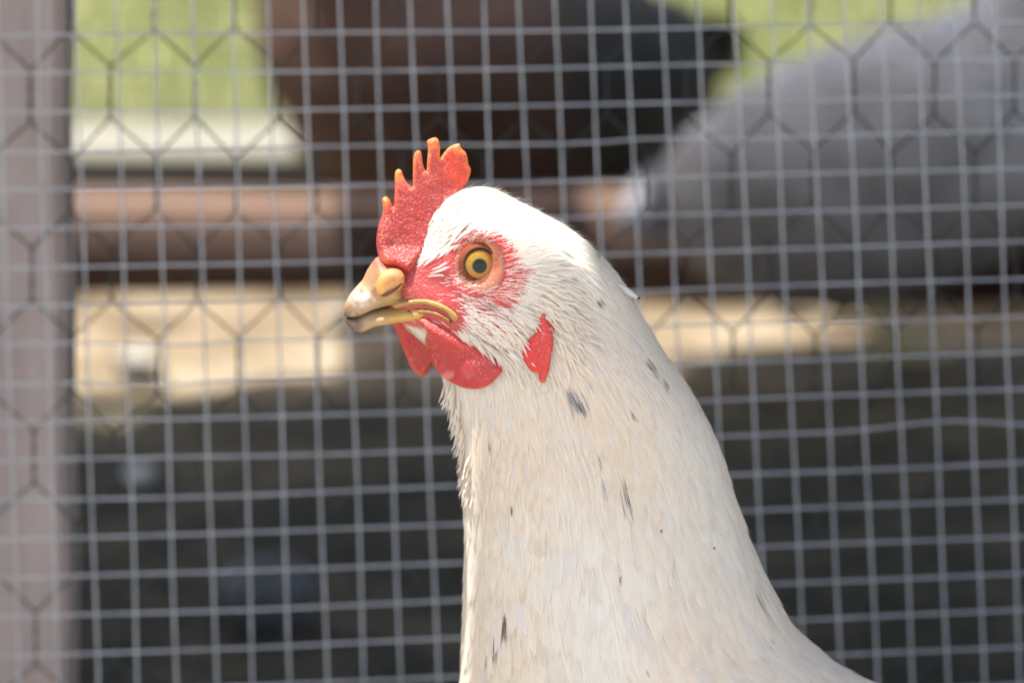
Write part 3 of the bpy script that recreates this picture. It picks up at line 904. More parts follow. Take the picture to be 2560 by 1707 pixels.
inflate("wattle", WF, 11, 14, M['wattle'], hen, centre=lambda x, y: -70 + 0 * x - .1 * (y - 800), colf=wat_col((0.44, 0.035, 0.028), (0.62, 0.16, 0.06)), step=3, grid=4,
        disp=lambda x, y: 5 * vnoise(x, y, .04, 2))
inflate("earlobe", EL, 12, 12, M['wattle'], hen, centre=lambda x, y: Dfront(x, y) + 10 + 6 * smooth(1330, 1370, x), colf=wat_col((0.62, 0.04, 0.035), (0.72, 0.10, 0.06)), step=3, grid=3.5,
        disp=lambda x, y: 1.6 * vnoise(x, y, .1, 3))
inflate("ear_skin_fold", E2, 8, 8, M['wattle'], hen, centre=lambda x, y: Dfront(x, y) + 2, colf=wat_col((0.46, 0.05, 0.04), (0.52, 0.08, 0.05)), step=3, grid=3.5)

# eyes ------------------------------------------------------------------------
def eye(side):
    x0, y0 = 1201.0, 641.0
    d0 = float(Dfront(np.array(x0), np.array(y0)))
    m, nt, out = nmat("iris_amber"); N = NT(nt)
    at = N.n("ShaderNodeAttribute"); at.attribute_name = "col"
    b = N.n("ShaderNodeBsdfPrincipled"); b.inputs["Roughness"].default_value = 0.35
    b.inputs["Coat Weight"].default_value = 0.15; b.inputs["Specular IOR Level"].default_value = 0.25; b.inputs["Coat Roughness"].default_value = 0.02
    N.l(at.outputs["Color"], b.inputs["Base Color"]); N.l(b.outputs[0], out.inputs[0])
    nr, na = 34, 96
    Rr, bul = 43.0, 20.0
    xs, ysx, ds, cs = [], [], [], []
    for i in range(nr + 1):
        t = i / nr
        r = Rr * t
        for j in range(na):
            an = 2 * math.pi * j / na
            xs.append(x0 + r * math.cos(an)); ysx.append(y0 + r * math.sin(an))
            ds.append(d0 - 2 + bul * math.sqrt(max(0, 1 - (t * .98) ** 2)) * 1.0)
            pr = math.hypot(xs[-1] - 1200, ysx[-1] - 643)
            n_ = 0.5 + 0.5 * math.sin(an * 23 + 2 * math.sin(an * 7)) * math.sin(an * 41 + 1)
            org = np.array([0.36, 0.13, 0.018]) * (0.82 + .3 * n_) + np.array([0.02, -0.05, 0]) * math.sin(an + .6)
            inner = np.array([0.34, 0.20, 0.03])
            k = min(1, max(0, (pr - 18) / 14)); c = inner * (1 - k) + org * k
            if pr < 20: k = min(1, max(0, (pr - 16.2) / 3)); c = np.array([0.004, 0.007, 0.008]) * (1 - k) + np.array([0.16, 0.15, 0.06]) * k
            if r > 33: k = min(1, (r - 33) / 3.5); c = c * (1 - k) + np.array([0.045, 0.025, 0.02]) * k
            cs.append(list(c) + [1])
    V = W(np.array(xs), np.array(ysx), side * np.array(ds))
    F = []
    for i in range(nr):
        for j in range(na):
            j2 = (j + 1) % na
            q = (i * na + j, (i + 1) * na + j, (i + 1) * na + j2, i * na + j2)
            F.append(q if side > 0 else q[::-1])
    o = mesh_obj("eye", V, F, m, hen, attrs={"col": ('FLOAT_COLOR', np.array(cs))})
    # eyelid ring
    na, nb = 110, 14
    V, C = [], []
    for j in range(na):
        an = 2 * math.pi * j / na
        for k in range(nb):
            t = k / (nb - 1)
            r = 38.5 + 21 * t
            sq = 1.0 - 0.05 * math.sin(an)
            x = x0 + r * math.cos(an); y = y0 + r * math.sin(an) * sq
            dd = float(Dfront(np.array(x), np.array(y)))
            if t < .5: h = 3 * math.sqrt(max(0, 1 - ((t - .25) / .27) ** 2)) if abs(t - .25) < .27 else 0
            else: h = 3.0 * math.sin((t - .5) * 6.28)
            base = d0 + 5 - 3 * t
            top = 5 * max(0, -math.sin(an)) * math.exp(-((t - .2) / .25) ** 2)
            w = smooth(.55, 1.0, np.array(t))
            d = (base + h + top) * (1 - w) + (dd + 1) * w + 0.9 * math.sin(an * 46) * math.sin(t * 3.14)
            V.append((x, y, side * d))
            n_ = .5 + .5 * math.sin(an * 46)
            c = np.array([0.16, 0.07, 0.025]) * (1 - t * .9) + np.array([0.27, 0.036, 0.034]) * t * .9
            c = c * (.85 + .25 * n_)
            dark = 1 - float(smooth(.02, .15, np.array(t)))
            c = c * (1 - dark) + np.array([0.05, 0.03, 0.025]) * dark
            if math.hypot(x - 1186, y - 683) < 5: c = np.array([0.03, 0.02, 0.02])
            C.append(list(c) + [1])
    V = np.array(V); V = W(V[:, 0], V[:, 1], V[:, 2])
    F = []
    for j in range(na):
        for k in range(nb - 1):
            j2 = (j + 1) % na
            q = (j * nb + k, j * nb + k + 1, j2 * nb + k + 1, j2 * nb + k)
            F.append(q if side > 0 else q[::-1])
    mesh_obj("eyelid", V, F, M['skin_lid'], hen, attrs={"col": ('FLOAT_COLOR', np.array(C))})
M['skin_lid'] = attr_mat("eyelid_skin", rough=0.85, spec=0.15, bump=0.5, bdist=0.0002, bscale=1200, sss=0.2)
eye(1); eye(-1)

# feathers --------------------------------------------------------------------
def flow(x, y, d):
    L, R_, b = lrb(y); L2, R2, b2 = lrb(y + 10)
    cx, a = (L + R_) / 2, (R_ - L) / 2
    cx2, a2 = (L2 + R2) / 2, (R2 - L2) / 2
    u = np.clip((x - cx) / a, -1, 1)
    nx = ((cx2 - cx) + u * (a2 - a)) / 10; nd = np.sign(d) * 0.1 * np.sqrt(np.maximum(0, 1 - u * u))
    nx = np.clip(nx, -0.6, 2.2)
    nn = np.sqrt(nx ** 2 + 1 + nd ** 2)
    rx, ry = x - 880, y - 725
    rr = np.hypot(rx, ry) + 1e-6
    rx, ry = rx / rr, ry / rr
    q = (x - 1180) * .6 + (y - 640)
    w = smooth(20, 400, q)
    w = np.maximum(w, smooth(1330, 1480, x) * smooth(430, 600, y + (x - 1400) * .3) * .85)
    fx = rx * (1 - w) + nx / nn * w; fy = ry * (1 - w) + 1 / nn * w; fd = nd / nn * w
    return fx, fy, fd

def gen(x, y, d, Ln, Wd, lift, h0, col, jit, seg, shape, curl=0.0, widthcols=3):
    """grow feathers from root points that hug the bird's surface; returns mesh arrays"""
    n = len(x)
    ds = Ln / seg
    fx, fy, fd = flow(x, y, d)
    ja = rng.normal(0, 1, n) * jit
    P_, Nn = [], []
    cx_, cy_, cd_ = x.copy(), y.copy(), d.copy()
    for s in range(seg + 1):
        gx, gy, gd = grad(cx_, cy_, cd_)
        gl = np.sqrt(gx ** 2 + gy ** 2 + gd ** 2) + 1e-12
        nx, ny, nd = gx / gl, gy / gl, gd / gl
        t = s / seg
        h = h0 + lift * t ** 1.2 + curl * t * t
        P_.append(np.stack([cx_ + nx * h, cy_ + ny * h, cd_ + nd * h], -1)); Nn.append(np.stack([nx, ny, nd], -1))
        fx, fy, fd = flow(cx_, cy_, cd_)
        dot = fx * nx + fy * ny + fd * nd
        tx, ty, td = fx - dot * nx, fy - dot * ny, fd - dot * nd
        # jitter: rotate in the tangent plane
        bx, by, bd = ny * td - nd * ty, nd * tx - nx * td, nx * ty - ny * tx
        tx, ty, td = tx + bx * ja, ty + by * ja, td + bd * ja
        tl = np.sqrt(tx ** 2 + ty ** 2 + td ** 2) + 1e-9
        cx_, cy_, cd_ = cx_ + tx / tl * ds, cy_ + ty / tl * ds, cd_ + td / tl * ds
        cx_, cy_, cd_ = project(cx_, cy_, cd_, 2)
    P_ = np.stack(P_, 1); Nn = np.stack(Nn, 1)          # n, seg+1, 3
    T = np.gradient(P_, axis=1)
    T /= np.linalg.norm(T, axis=2, keepdims=True) + 1e-9
    S = np.cross(Nn, T); S /= np.linalg.norm(S, axis=2, keepdims=True) + 1e-9
    tt = np.linspace(0, 1, seg + 1)
    wv = np.interp(tt, np.linspace(0, 1, len(shape)), shape)
    us = np.linspace(-1, 1, widthcols)
    V = []
    for u in us:
        V.append(P_ + S * (u * wv[None, :, None] * Wd[:, None, None] * .5) - Nn * (abs(u) * 0.10 * wv[None, :, None] * Wd[:, None, None]))
    V = np.stack(V, 2)                                    # n, seg+1, wc, 3
    wc = widthcols
    UV = np.zeros((n, seg + 1, wc, 3)); UV[..., 0] = us[None, None, :]; UV[..., 1] = tt[None, :, None]; UV[..., 2] = (rng.random(n) * 100)[:, None, None]
    Cc = np.repeat(np.repeat(col[:, None, None, :], seg + 1, 1), wc, 2)
    per = (seg + 1) * wc
    base = (np.arange(n) * per)[:, None]
    quad = []
    for s in range(seg):
        for c in range(wc - 1):
            a = s * wc + c
            quad.append([a, a + 1, a + wc + 1, a + wc])
    F = (base[:, :, None] + np.array(quad)[None]).reshape(-1, 4)
    V = V.reshape(-1, 3); V = W(V[:, 0], V[:, 1], V[:, 2])
    return V, F, UV.reshape(-1, 3), Cc.reshape(-1, 4)

def fmesh(name, parts, mat):
    off = 0; Vs, Fs, Us, Cs = [], [], [], []
    for V, F, U, C in parts:
        Vs.append(V); Fs.append(F + off); Us.append(U); Cs.append(C); off += len(V)
    return mesh_obj(name, np.concatenate(Vs), np.concatenate(Fs), mat, hen,
                    attrs={"fuv": ('FLOAT_VECTOR', np.concatenate(Us)), "col": ('FLOAT_COLOR', np.concatenate(Cs))})

def sample(n, ylo, yhi, accept=None, over=6):
    th = rng.random(n * over) * 2 * math.pi
    y = ylo + (yhi - ylo) * rng.random(n * over)
    x, y, d = surf(th, y)
    x2, y2, d2 = surf(th + .02, y)
    ar = np.hypot(x2 - x, d2 - d)
    # slope term: pole region is stretched
    x3, _, d3 = surf(th, np.clip(y + 3, 471, 3338))
    sl = np.sqrt(9 + ((x3 - x) * 1) ** 2 * 0.6 + (d3 - d) ** 2)
    w = ar * sl
    if accept is not None: w = w * accept(x, y, d)
    keep = rng.random(len(w)) < w / np.percentile(w[w > 0], 97)
    idx = np.where(keep)[0][:n]
    return x[idx], y[idx], d[idx]

def fcolour(x, y, d, n):
    warm = np.array([0.87, 0.79, 0.68]); white = np.array([0.88, 0.87, 0.84]); cool = np.array([0.80, 0.81, 0.85]); tan = np.array([0.66, 0.50, 0.35])
    k = np.clip(0.5 + 0.9 * vnoise(x, y * .5, .012, 21) + 0.12 * rng.normal(0, 1, n), 0, 1)
    k = k * (1 - smooth(0.55, 1.0, np.clip((x - lrb(y)[0]) / (lrb(y)[1] - lrb(y)[0]), 0, 1)) * .75)
    k = np.clip(k + .35 * np.exp(-((x - 1230) / 130) ** 2 - ((y - 1020) / 90) ** 2), 0, 1)
    c = white * (1 - k[:, None]) + warm * k[:, None]
    r = rng.random(n)
    c = np.where((r < .10)[:, None], c * .5 + cool * .5, c)
    c = np.where((r > .975)[:, None], c * .75 + tan * .25, c)
    c = c * (1 + rng.normal(0, .025, n))[:, None]
    return np.concatenate([np.clip(c, 0, .9), np.ones((n, 1))], 1)

def white_mask(x, y, d):
    s = sdist(x, y, RED)
    return np.where((y < 900), smooth(-2, -14, s) if False else 1 - smooth(-12, 4, s), 1.0)

LANCE = [0.35, 0.75, 0.95, 1.0, 0.92, 0.66, 0.08]
parts = []
# contour feathers of body, neck and nape
def lay(n, ylo, yhi, lf, wf, lift, h0, jit, seg=6, acc=None, shape=LANCE):
    x, y, d = sample(n, ylo, yhi, acc)
    m = len(x)
    Ln = lf(x, y) * (0.75 + .5 * rng.random(m)); Wd = wf(x, y) * (0.75 + .5 * rng.random(m))
    parts.append(gen(x, y, d, Ln, Wd, lift(x, y) * (0.6 + .8 * rng.random(m)), h0, fcolour(x, y, d, m), jit, seg, shape))
hd = lambda x, y, d: white_mask(x, y, d)
lay(900, 1750, 3300, lambda x, y: 330 + 0 * x, lambda x, y: 150 + 0 * x, lambda x, y: 16 + 0 * x, 2, .12)
lay(5200, 880, 1950, lambda x, y: 130 + .16 * (y - 900), lambda x, y: 34 + .05 * (y - 900), lambda x, y: 7 + .004 * (y - 900), 2, .10)
lay(4200, 620, 1150, lambda x, y: 55 + .16 * (y - 620) + .06 * (x - 1250).clip(0), lambda x, y: 11 + .02 * (y - 620), lambda x, y: 6 + 0 * x, 2, .10,
    acc=lambda x, y, d: white_mask(x, y, d) * smooth(1180, 1330, x + .5 * (y - 700)))
lay(9000, 471, 800, lambda x, y: 34 + .10 * (x - 1060).clip(0), lambda x, y: 7 + .014 * (x - 1060).clip(0), lambda x, y: 1.8 + 0 * x, 1.0, .07, acc=hd)
fmesh("neck_feathers", parts, M['feather'])

# fine loose barbs everywhere, plus face bristles
def strands(n, ylo, yhi, lf, wf, lift, h0, jit, acc=None, colf=fcolour, seg=4, shape=(.8, 1, .8, .45, .05), curl=0, out=None):
    x, y, d = sample(n, ylo, yhi, acc, over=8)
    m = len(x)
    Ln = lf(x, y) * (0.6 + .8 * rng.random(m)); Wd = wf(x, y) * (0.7 + .6 * rng.random(m))
    out.append(gen(x, y, d, Ln, Wd, lift(x, y) * (0.3 + 1.3 * rng.random(m)), h0, colf(x, y, d, m), jit, seg, shape, curl=curl, widthcols=2))
sp = []
strands(3500, 900, 1800, lambda x, y: 60 + .07 * (y - 900), lambda x, y: 1.6 + 0 * x, lambda x, y: 8 + 0 * x, 5, .12, out=sp)
strands(10000, 471, 960, lambda x, y: 30 + .07 * (x - 1060).clip(0), lambda x, y: 1.5 + 0 * x, lambda x, y: 3 + 0 * x, 2, .12, acc=hd, out=sp)
strands(1300, 471, 900, lambda x, y: 30 + .05 * (x - 1060).clip(0), lambda x, y: 1.3 + 0 * x, lambda x, y: 13 + 0 * x, 2, .2, acc=hd, out=sp)
fmesh("loose_barbs", sp, M['bristle'])

def bristle_density(x, y, d):
    s = sdist(x, y, RED)
    r = np.hypot(x - 1200, y - 641)
    b = (s > -25) & (r > 60) & (x > 1000)
    dens = 0.22 + .22 * smooth(690, 780, y) * smooth(1080, 1200, x) + .55 * (1 - smooth(0, 24, s)) * (y < 780)
    dens = dens * (1 - .5 * (1 - smooth(1110, 1170, x)) * (y > 620))
    dens = dens * (1 - .8 * (1 - smooth(1030, 1100, x)) ) * (1 - .85 * smooth(770, 800, y) * (1 - smooth(1110, 1180, x)))
    pm = poly_dist(x, y, np.array(mouth), False)
    dens = dens * smooth(14, 26, pm) * (1 - .5 * (x < 1150))
    return np.where(b, np.clip(dens, 0, 1), 0)
fb = []
strands(4300, 540, 885, lambda x, y: 20 + .10 * (x - 1050).clip(0) + 10 * smooth(700, 780, y), lambda x, y: 1.2 + .5 * smooth(700, 780, y), lambda x, y: 5 + 0 * x, 1, .18, acc=bristle_density, out=fb)
# lashes around the lid
na = 120
an = np.linspace(0, 2 * math.pi, na, endpoint=False) + rng.normal(0, .02, na)
lx, ly = 1201 + 60 * np.cos(an), 641 + 60 * np.sin(an)
ld = Dfront(lx, ly) + 3
V = []; F = []; U = []; C = []
for q in range(na):
    for rep in range(2):
        a_ = an[q] + rep * .02; r0 = 57 + rep * 5; r1 = r0 - 7 - 4 * rng.random()
        if -2.6 < math.atan2(math.sin(a_), math.cos(a_)) < -.5: r1 = r0 + 6
        p0 = np.array([1201 + r0 * math.cos(a_), 641 + r0 * math.sin(a_)]); p1 = np.array([1201 + r1 * math.cos(a_ + .06), 641 + r1 * math.sin(a_ + .06)])
        sdv = np.array([-math.sin(a_), math.cos(a_)]) * 1.0
        dd = float(ld[q]); b = len(V)
        V += [(*(p0 - sdv), dd), (*(p0 + sdv), dd), (*(p1 + sdv * .3), dd + 7), (*(p1 - sdv * .3), dd + 7)]
        F.append((b, b + 1, b + 2, b + 3)); U += [(-1, 0, 1), (1, 0, 1), (1, 1, 1), (-1, 1, 1)]; C += [(.55, .36, .27, 1)] * 4
V = np.array(V); V = W(V[:, 0], V[:, 1], V[:, 2])
fb.append((V, np.array(F), np.array(U, float), np.array(C)))
fmesh("face_bristles", fb, M['bristle'])

# tufts whose tips break the outline: forehead, throat, ear coverts
tf = []
def tuft(cx, cy, n, sx, sy, Ln, Wd, lift, jit=.12, h0=2, side=1, u=None):
    x = cx + rng.normal(0, sx, n); y = cy + rng.normal(0, sy, n)
    L, R_, b = lrb(y)
    x = np.clip(x, L + 3, R_ - 3)
    d = Dfront(x, y) * side
    tf.append(gen(x, y, d, Ln * (.7 + .6 * rng.random(n)), Wd * (.8 + .4 * rng.random(n)) , lift * (.5 + rng.random(n)), h0, fcolour(x, y, d, n), jit, 5, LANCE))
tuft(1075, 600, 70, 14, 30, 62, 8, 5, jit=.08)
tuft(1110, 560, 60, 16, 20, 70, 8, 5, jit=.08)
tuft(1375, 700, 300, 26, 34, 66, 7, 24, jit=.2)
tuft(1400, 770, 130, 18, 28, 85, 8, 18, jit=.2)
tuft(1288, 810, 30, 12, 34, 40, 5, 12, jit=.15, h0=14)
tuft(1308, 756, 40, 12, 10, 42, 5, 12, jit=.15, h0=12)
tuft(1318, 806, 60, 24, 22, 55, 5, 9, jit=.15)
tuft(1345, 880, 40, 12, 14, 55, 10, 10)
tuft(1285, 872, 50, 18, 14, 70, 7, 8)
for yy_ in range(935, 1200, 12):
    tuft(lrb(np.array(yy_))[0] + 12, yy_, 7, 10, 6, 50, 14, 22 - (yy_ - 935) * .03, jit=.2)
    tuft(lrb(np.array(yy_))[0] + 30, yy_, 3, 14, 6, 52, 12, 14, jit=.14, side=-1)
tuft(1030, 820, 60, 22, 8, 30, 7, 5)
for q in range(14):
    tuft(1150 + q * 8, 800 + q * 4.5, 7, 7, 6, 38 + q * 1.5, 4.5, 10, jit=.12, h0=6)
fmesh("ear_tufts", tf, M['feather'])

# dark flecked feathers
df = []
def fleck(x, y, ang, Ln, Wd, tone=(0.09, 0.08, 0.08), n=12, lift=14):
    x_ = x + rng.normal(0, Wd * .28, n); y_ = y + rng.normal(0, Ln * .10, n)
    L, R_, b = lrb(y_); x_ = np.clip(x_, L + 6, R_ - 4)
    d_ = Dfront(x_, y_)
    c = np.array(tone)[None] * (1.2 + .8 * rng.random((n, 1))) + rng.random((n, 1)) * .05
    c = np.concatenate([c, np.ones((n, 1))], 1)
    df.append(fmesh("dark_feather", [gen(x_, y_, d_, Ln * (.45 + .5 * rng.random(n)), np.full(n, max(1.8, Wd * .2)), np.full(n, 2.0), 2 + (lift - 3) * rng.random(n), c, .05, 5, (.1, .6, 1, .8, .1), widthcols=2)], M['bristle']))
for f in ((1425, 935, 0, 80, 30, (.24, .23, .24), 9), (1443, 960, 0, 45, 14, (.08, .07, .08), 8), (1608, 878, 0, 60, 9), (1646, 930, 0, 40, 6), (1488, 724, 0, 36, 8), (1553, 722, 0, 24, 9, (.16, .15, .14), 5),
          (1505, 632, 0, 26, 9), (1228, 1068, 0, 50, 14, (.15, .11, .10), 8), (1546, 1140, 0, 130, 9, (.11, .11, .13), 8), (1490, 1085, 0, 40, 5, (.22, .18, .16), 4), (1500, 1140, 0, 60, 5, (.22, .18, .16), 4),
          (1268, 1480, 0, 90, 16, (.10, .07, .06), 14), (1243, 1530, 0, 110, 10, (.09, .07, .06), 9), (1222, 1590, 0, 45, 9, (.2, .16, .15), 5), (1872, 1440, 0, 120, 11, (.10, .09, .08), 10), (1903, 1560, 0, 42, 8, (.05, .05, .05), 6),
          (1540, 1368, 0, 22, 6, (.12, .09, .08), 4), (1283, 1218, 0, 28, 4), (1600, 1580, 0, 36, 7, (.3, .22, .17), 5), (1570, 985, 0, 40, 10, (.25, .19, .15), 6), (1640, 1265, 0, 8, 5), (1770, 1322, 0, 8, 5), (1190, 1665, 0, 20, 4),
          (1460, 905, 0, 50, 10, (.3, .27, .26), 6), (1345, 1350 + 200, 0, 30, 5, (.32, .24, .2), 4), (1260, 780 + 60, 0, 34, 8, (.2, .19, .19), 5), (1215, 736, 0, 34, 14, (.2, .19, .18), 8)):
    fleck(*f)
# the stiff feather standing off the nape
nb = MB()
NAPE = [(1490,655),(1530,690),(1570,712),(1599,739),(1580,738),(1550,726),(1515,704)]
inflate("nape_feather", NAPE, 5, 6, simple_mat("nape_quill", (0.42, 0.43, 0.45), (0.5, 0.5, 0.52), 200, .5), hen, centre=40, step=3, grid=4)

# tail and legs, below and right of the picture
def fan(name, base, dirs, L, w, mat, parent):
    V, F = [], []
    for (a, el, tw) in dirs:
        d = Vector((math.cos(a) * math.cos(el), math.sin(a) * math.cos(el), math.sin(el)))
        s = d.cross(Vector((0, 1, 0.3))).normalized() * math.cos(tw) + Vector((0, 1, 0)) * math.sin(tw)
        n_ = d.cross(s).normalized()
        b = len(V)
        for i in range(9):
            t = i / 8
            wd = w * (0.35, .7, .9, 1, 1, .95, .85, .6, .15)[i]
            c = base + d * L * t - Vector((0, 0, .12 * L * t * t))
            V += [c - s * wd, c + n_ * wd * .15, c + s * wd, c - n_ * wd * .1]
        for i in range(8):
            for k in range(4):
                k2 = (k + 1) % 4
                F.append((b + i * 4 + k, b + i * 4 + k2, b + i * 4 + 4 + k2, b + i * 4 + 4 + k))
    return mesh_obj(name, [tuple(v) for v in V], F, mat, parent)
M['plain_white'] = simple_mat("white_plumage", (0.70, 0.68, 0.64), (0.82, 0.80, 0.77), 60, .7, .4, .002, stretch=(1, 1, 3))
tb = Vector(P(3480, 2250, YW))
fan("tail", tb, [(R(0), R(28 + 4 * i), R(-40 + 8 * i) * (1 if i % 2 else -1)) for i in range(10)], 0.16, 0.014, M['plain_white'], hen)
def leg_mesh(hipx, y, z, mat, parent, s=1.0, name="leg"):
    mb = MB()
    mb.tube([(hipx, y, z), (hipx + .006 * s, y, z * .62), (hipx + .012 * s, y, z * .5), (hipx - .004 * s, y, .02), (hipx - .01 * s, y, .009)], [.011 * s, .008 * s, .0065 * s, .0055 * s, .007 * s], 10)
    for a, L in ((R(180), .055), (R(150), .045), (R(210), .045), (R(10), .02)):
        d = Vector((math.cos(a), math.sin(a), 0)); o = Vector((hipx - .01 * s, y, .008))
        mb.tube([o, o + d * L * .5 * s + Vector((0, 0, .001)), o + d * L * s * .9 - Vector((0, 0, .002)), o + d * L * s * 1.1 - Vector((0, 0, .006))], [.0055 * s, .005 * s, .004 * s, .0012 * s], 8)
    return mb.build(name, mat, parent)
leg_mesh(0.10, YW - .035, 0.13, M['leg'], hen); leg_mesh(0.115, YW + .035, 0.13, M['leg'], hen)

# ------------------------------------------------------------------ the two hens in the run, out of focus
def plum_mat(name, stops, axis_scale=22, rough=.75, bdist=.004):
    m, nt, out = nmat(name); N = NT(nt)
    at = N.n("ShaderNodeAttribute"); at.attribute_name = "col"
    tc = N.n("ShaderNodeTexCoord"); v = tc.outputs["Object"]
    f = N.noise(v, axis_scale, 6, .65)
    c = N.mix(1.0, at.outputs["Color"], N.ramp(f, stops), 'MULTIPLY')
    b = N.n("ShaderNodeBsdfPrincipled"); b.inputs["Roughness"].default_value = rough
    N.l(c, b.inputs["Base Color"]); N.l(N.bump(f, .8, bdist), b.inputs["Normal"])
    N.l(b.outputs[0], out.inputs[0]); return m
M['plumage'] = plum_mat("hen_plumage", [(0.3, (.6, .6, .6)), (.7, (1.15, 1.15, 1.15))])

def back_hen(loc, face, scale, colf, tailc, label, neck_h=1.0, tail_el=45, drop=0.0, tilt=0.0, tail_len=.12):
    """face: +1 looks right, -1 looks left; a loft along the spine"""
    root = empty("hen", loc, label, "hen")
    O = Vector(loc)
    st = [(-.17, .235, .012, .010), (-.16, .23, .035, .03), (-.135, .215, .065, .055), (-.09, .195, .088, .075), (-.03, .18, .10, .085), (.03, .178, .10, .085),
          (.08, .19, .09, .078), (.115, .225, .068, .062), (.13, .27, .047, .046), (.137, .31, .034, .034), (.143, .345, .027, .026), (.152, .37, .027, .023), (.168, .378, .018, .016), (.18, .375, .008, .008)]
    st = [(x, z * (1 if x < .1 else 1 + (neck_h - 1) * min(1, (x - .1) / .05)), a, b) for x, z, a, b in st]
    st = [(x, max(b_ * .6, z - drop + tilt * x) if False else z - drop + tilt * x, a, b_) for x, z, a, b_ in st]
    # refine
    S = np.array(st); tq = np.linspace(0, len(S) - 1, 60)
    S = np.stack([np.interp(tq, range(len(S)), S[:, k]) for k in range(4)], 1)
    for k in range(4):
        v = S[:, k].copy(); v[1:-1] = (v[:-2] + 2 * v[1:-1] + v[2:]) / 4; S[:, k] = v
    n = 40
    V, C, F = [], [], []
    for i, (x, z, a, b) in enumerate(S):
        p0 = S[max(i - 1, 0)]; p1 = S[min(i + 1, len(S) - 1)]
        d = Vector((p1[0] - p0[0], 0, p1[1] - p0[1])).normalized()
        up = Vector((-d.z, 0, d.x))
        for k in range(n):
            an = 2 * math.pi * k / n
            rr = 1 + .03 * math.sin(an * 9 + i * 1.7) + .02 * math.sin(an * 5 - i * 2.3)
            c = Vector((x, 0, z)) + up * (a * math.cos(an) * rr) + Vector((0, b * math.sin(an) * rr, 0))
            V.append((O.x + face * c.x * scale, O.y + c.y * scale, O.z + c.z * scale))
            C.append(list(colf(x, c.z, c.y)) + [1])
    for i in range(len(S) - 1):
        for k in range(n):
            k2 = (k + 1) % n
            q = (i * n + k, i * n + k2, (i + 1) * n + k2, (i + 1) * n + k)
            F.append(q if face > 0 else q[::-1])
    F.append(tuple(range(n))); F.append(tuple((len(S) - 1) * n + k for k in range(n)))
    mesh_obj("body", V, F, M['plumage'], root, attrs={"col": ('FLOAT_COLOR', np.array(C))})
    # tail
    tm = simple_mat(label[:9] + "_tail", tuple(q * .7 for q in tailc), tailc, 40, .45)
    base = O + Vector((-face * .15 * scale, 0, (.235 - drop - tilt * .15) * scale))
    fan("tail", base, [(0 if face < 0 else math.pi, R(tail_el + 4 * (i - 4)), R(60) * (i - 4) / 4 + R(90)) for i in range(9)], tail_len * scale, .02 * scale, tm, root)
    # wings
    for sy in (1, -1):
        V, F, C = [], [], []
        nn, mm = 18, 10
        for i in range(nn + 1):
            t = i / nn; x = .075 - .20 * t
            hw = .05 * math.sin(math.pi * min(1, t * .9 + .1)) ** .6
            for j in range(mm + 1):
                s_ = j / mm * 2 - 1
                z = .205 - .01 * t + s_ * hw - drop + tilt * x
                y = sy * (.083 * math.sqrt(max(.05, 1 - ((z + drop - tilt * x - .185) / .11) ** 2)) * (1 - .55 * max(0, t - .35)) + .008 * (1 - s_ * s_))
                V.append((O.x + face * x * scale, O.y + y * scale, O.z + z * scale)); C.append([q * .85 for q in colf(x, z, y)] + [1])
        for i in range(nn):
            for j in range(mm):
                a = i * (mm + 1) + j; F.append((a, a + 1, a + mm + 2, a + mm + 1))
        o = mesh_obj("wing", V, F, M['plumage'], root, attrs={"col": ('FLOAT_COLOR', np.array(C))})
        md = o.modifiers.new("thickness", 'SOLIDIFY'); md.thickness = .004
    # head parts
    hz = S[-6][1]
    def hp(x, y, z): return (O.x + face * x * scale, O.y + y * scale, O.z + (z - .375 + S[-1][1]) * scale)
    mb = MB(); mb.tube([hp(.174, 0, .376), hp(.188, 0, .373), (hp(.200, 0, .364))], [.008 * scale, .006 * scale, .001 * scale], 10); mb.build("beak", M['leg'], root)
    rc = simple_mat("back_comb", (.45, .04, .03), (.6, .07, .05), 80, .5)
    mb = MB()
    for q in range(5):
        mb.tube([hp(.172 - q * .008, 0, .385), hp(.170 - q * .009, 0, .408 + .006 * math.sin(q * .8)), hp(.168 - q * .0095, 0, .418 + .006 * math.sin(q * .8))], [.006 * scale, .0035 * scale, .001 * scale], 8)
    mb.build("comb", rc, root)
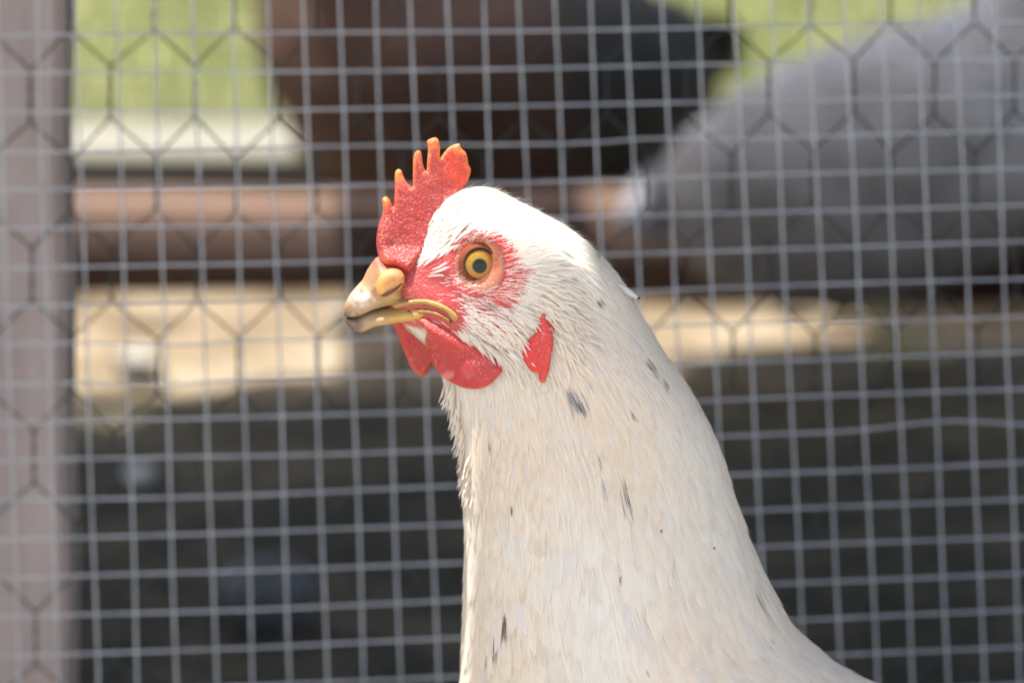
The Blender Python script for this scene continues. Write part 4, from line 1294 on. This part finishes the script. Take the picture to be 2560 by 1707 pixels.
    for sy in (1, -1):
        mb = MB(); mb.tube([hp(.172, sy * .008, .368), hp(.172, sy * .010, .355), hp(.171, sy * .010, .344)], [.003 * scale, .008 * scale, .002 * scale], 8); mb.build("wattle", rc, root)
        mb = MB(); mb.tube([hp(.160, sy * .0225, .380), hp(.160, sy * .0255, .380)], [.004 * scale, .0015 * scale], 12); mb.build("eye", M['eyeblack'], root)
    for sy in (.03, -.03):
        mb = MB()
        z = .13 - drop
        mb.tube([(O.x, O.y + sy * scale, O.z + z * scale), (O.x - face * .01 * scale, O.y + sy * scale, O.z + (.075 - drop * .6) * scale), (O.x, O.y + sy * scale, O.z + .02), (O.x + face * .004, O.y + sy * scale, O.z + .008)], [.024 * scale, .010 * scale, .0055 * scale, .007 * scale], 10)
        for a, L in ((0, .05), (R(30), .042), (R(-30), .042), (R(180), .02)):
            d = Vector((face * math.cos(a), math.sin(a), 0)); o_ = Vector((O.x + face * .004, O.y + sy * scale, O.z + .007))
            mb.tube([o_, o_ + d * L * .5 * scale, o_ + d * L * scale], [.0055 * scale, .0045 * scale, .0015 * scale], 8)
        mb.build("leg", M['leg'], root)
    return root

# brown hen behind the sleeper, faces left; black-green tail on the right
def brown(x, z, y):
    t = max(0, min(1, (-.02 - x) / .06)) 
    b = np.array([.068, .032, .020]); k = np.array([.006, .009, .010])
    return b * (1 - t) + k * t
back_hen((P(1225, 300, 3.56)[0], 3.56, 0), -1, 1.15, brown, (.008, .012, .013), "red brown hen with a black green rear resting beyond the sleeper", tail_el=-12, tail_len=.045, drop=.080, tilt=.05)
def grey(x, z, y):
    t = max(0, min(1, (z - .10) / .12 + .25 * math.sin(x * 31 + 2 * math.sin(z * 40)) * math.sin(z * 52 + x * 20)))
    return np.array([.25, .22, .20]) * (1 - t) + np.array([.64, .63, .66]) * t  # paler bluish top is skylight painted into the plumage
back_hen((P(2215, 400, 3.0)[0], 3.0, 0), 1, .98, grey, (.30,.30,.34), "large blue grey hen standing in the run at the right", tail_el=-50, tail_len=.06, drop=.035, tilt=.38)
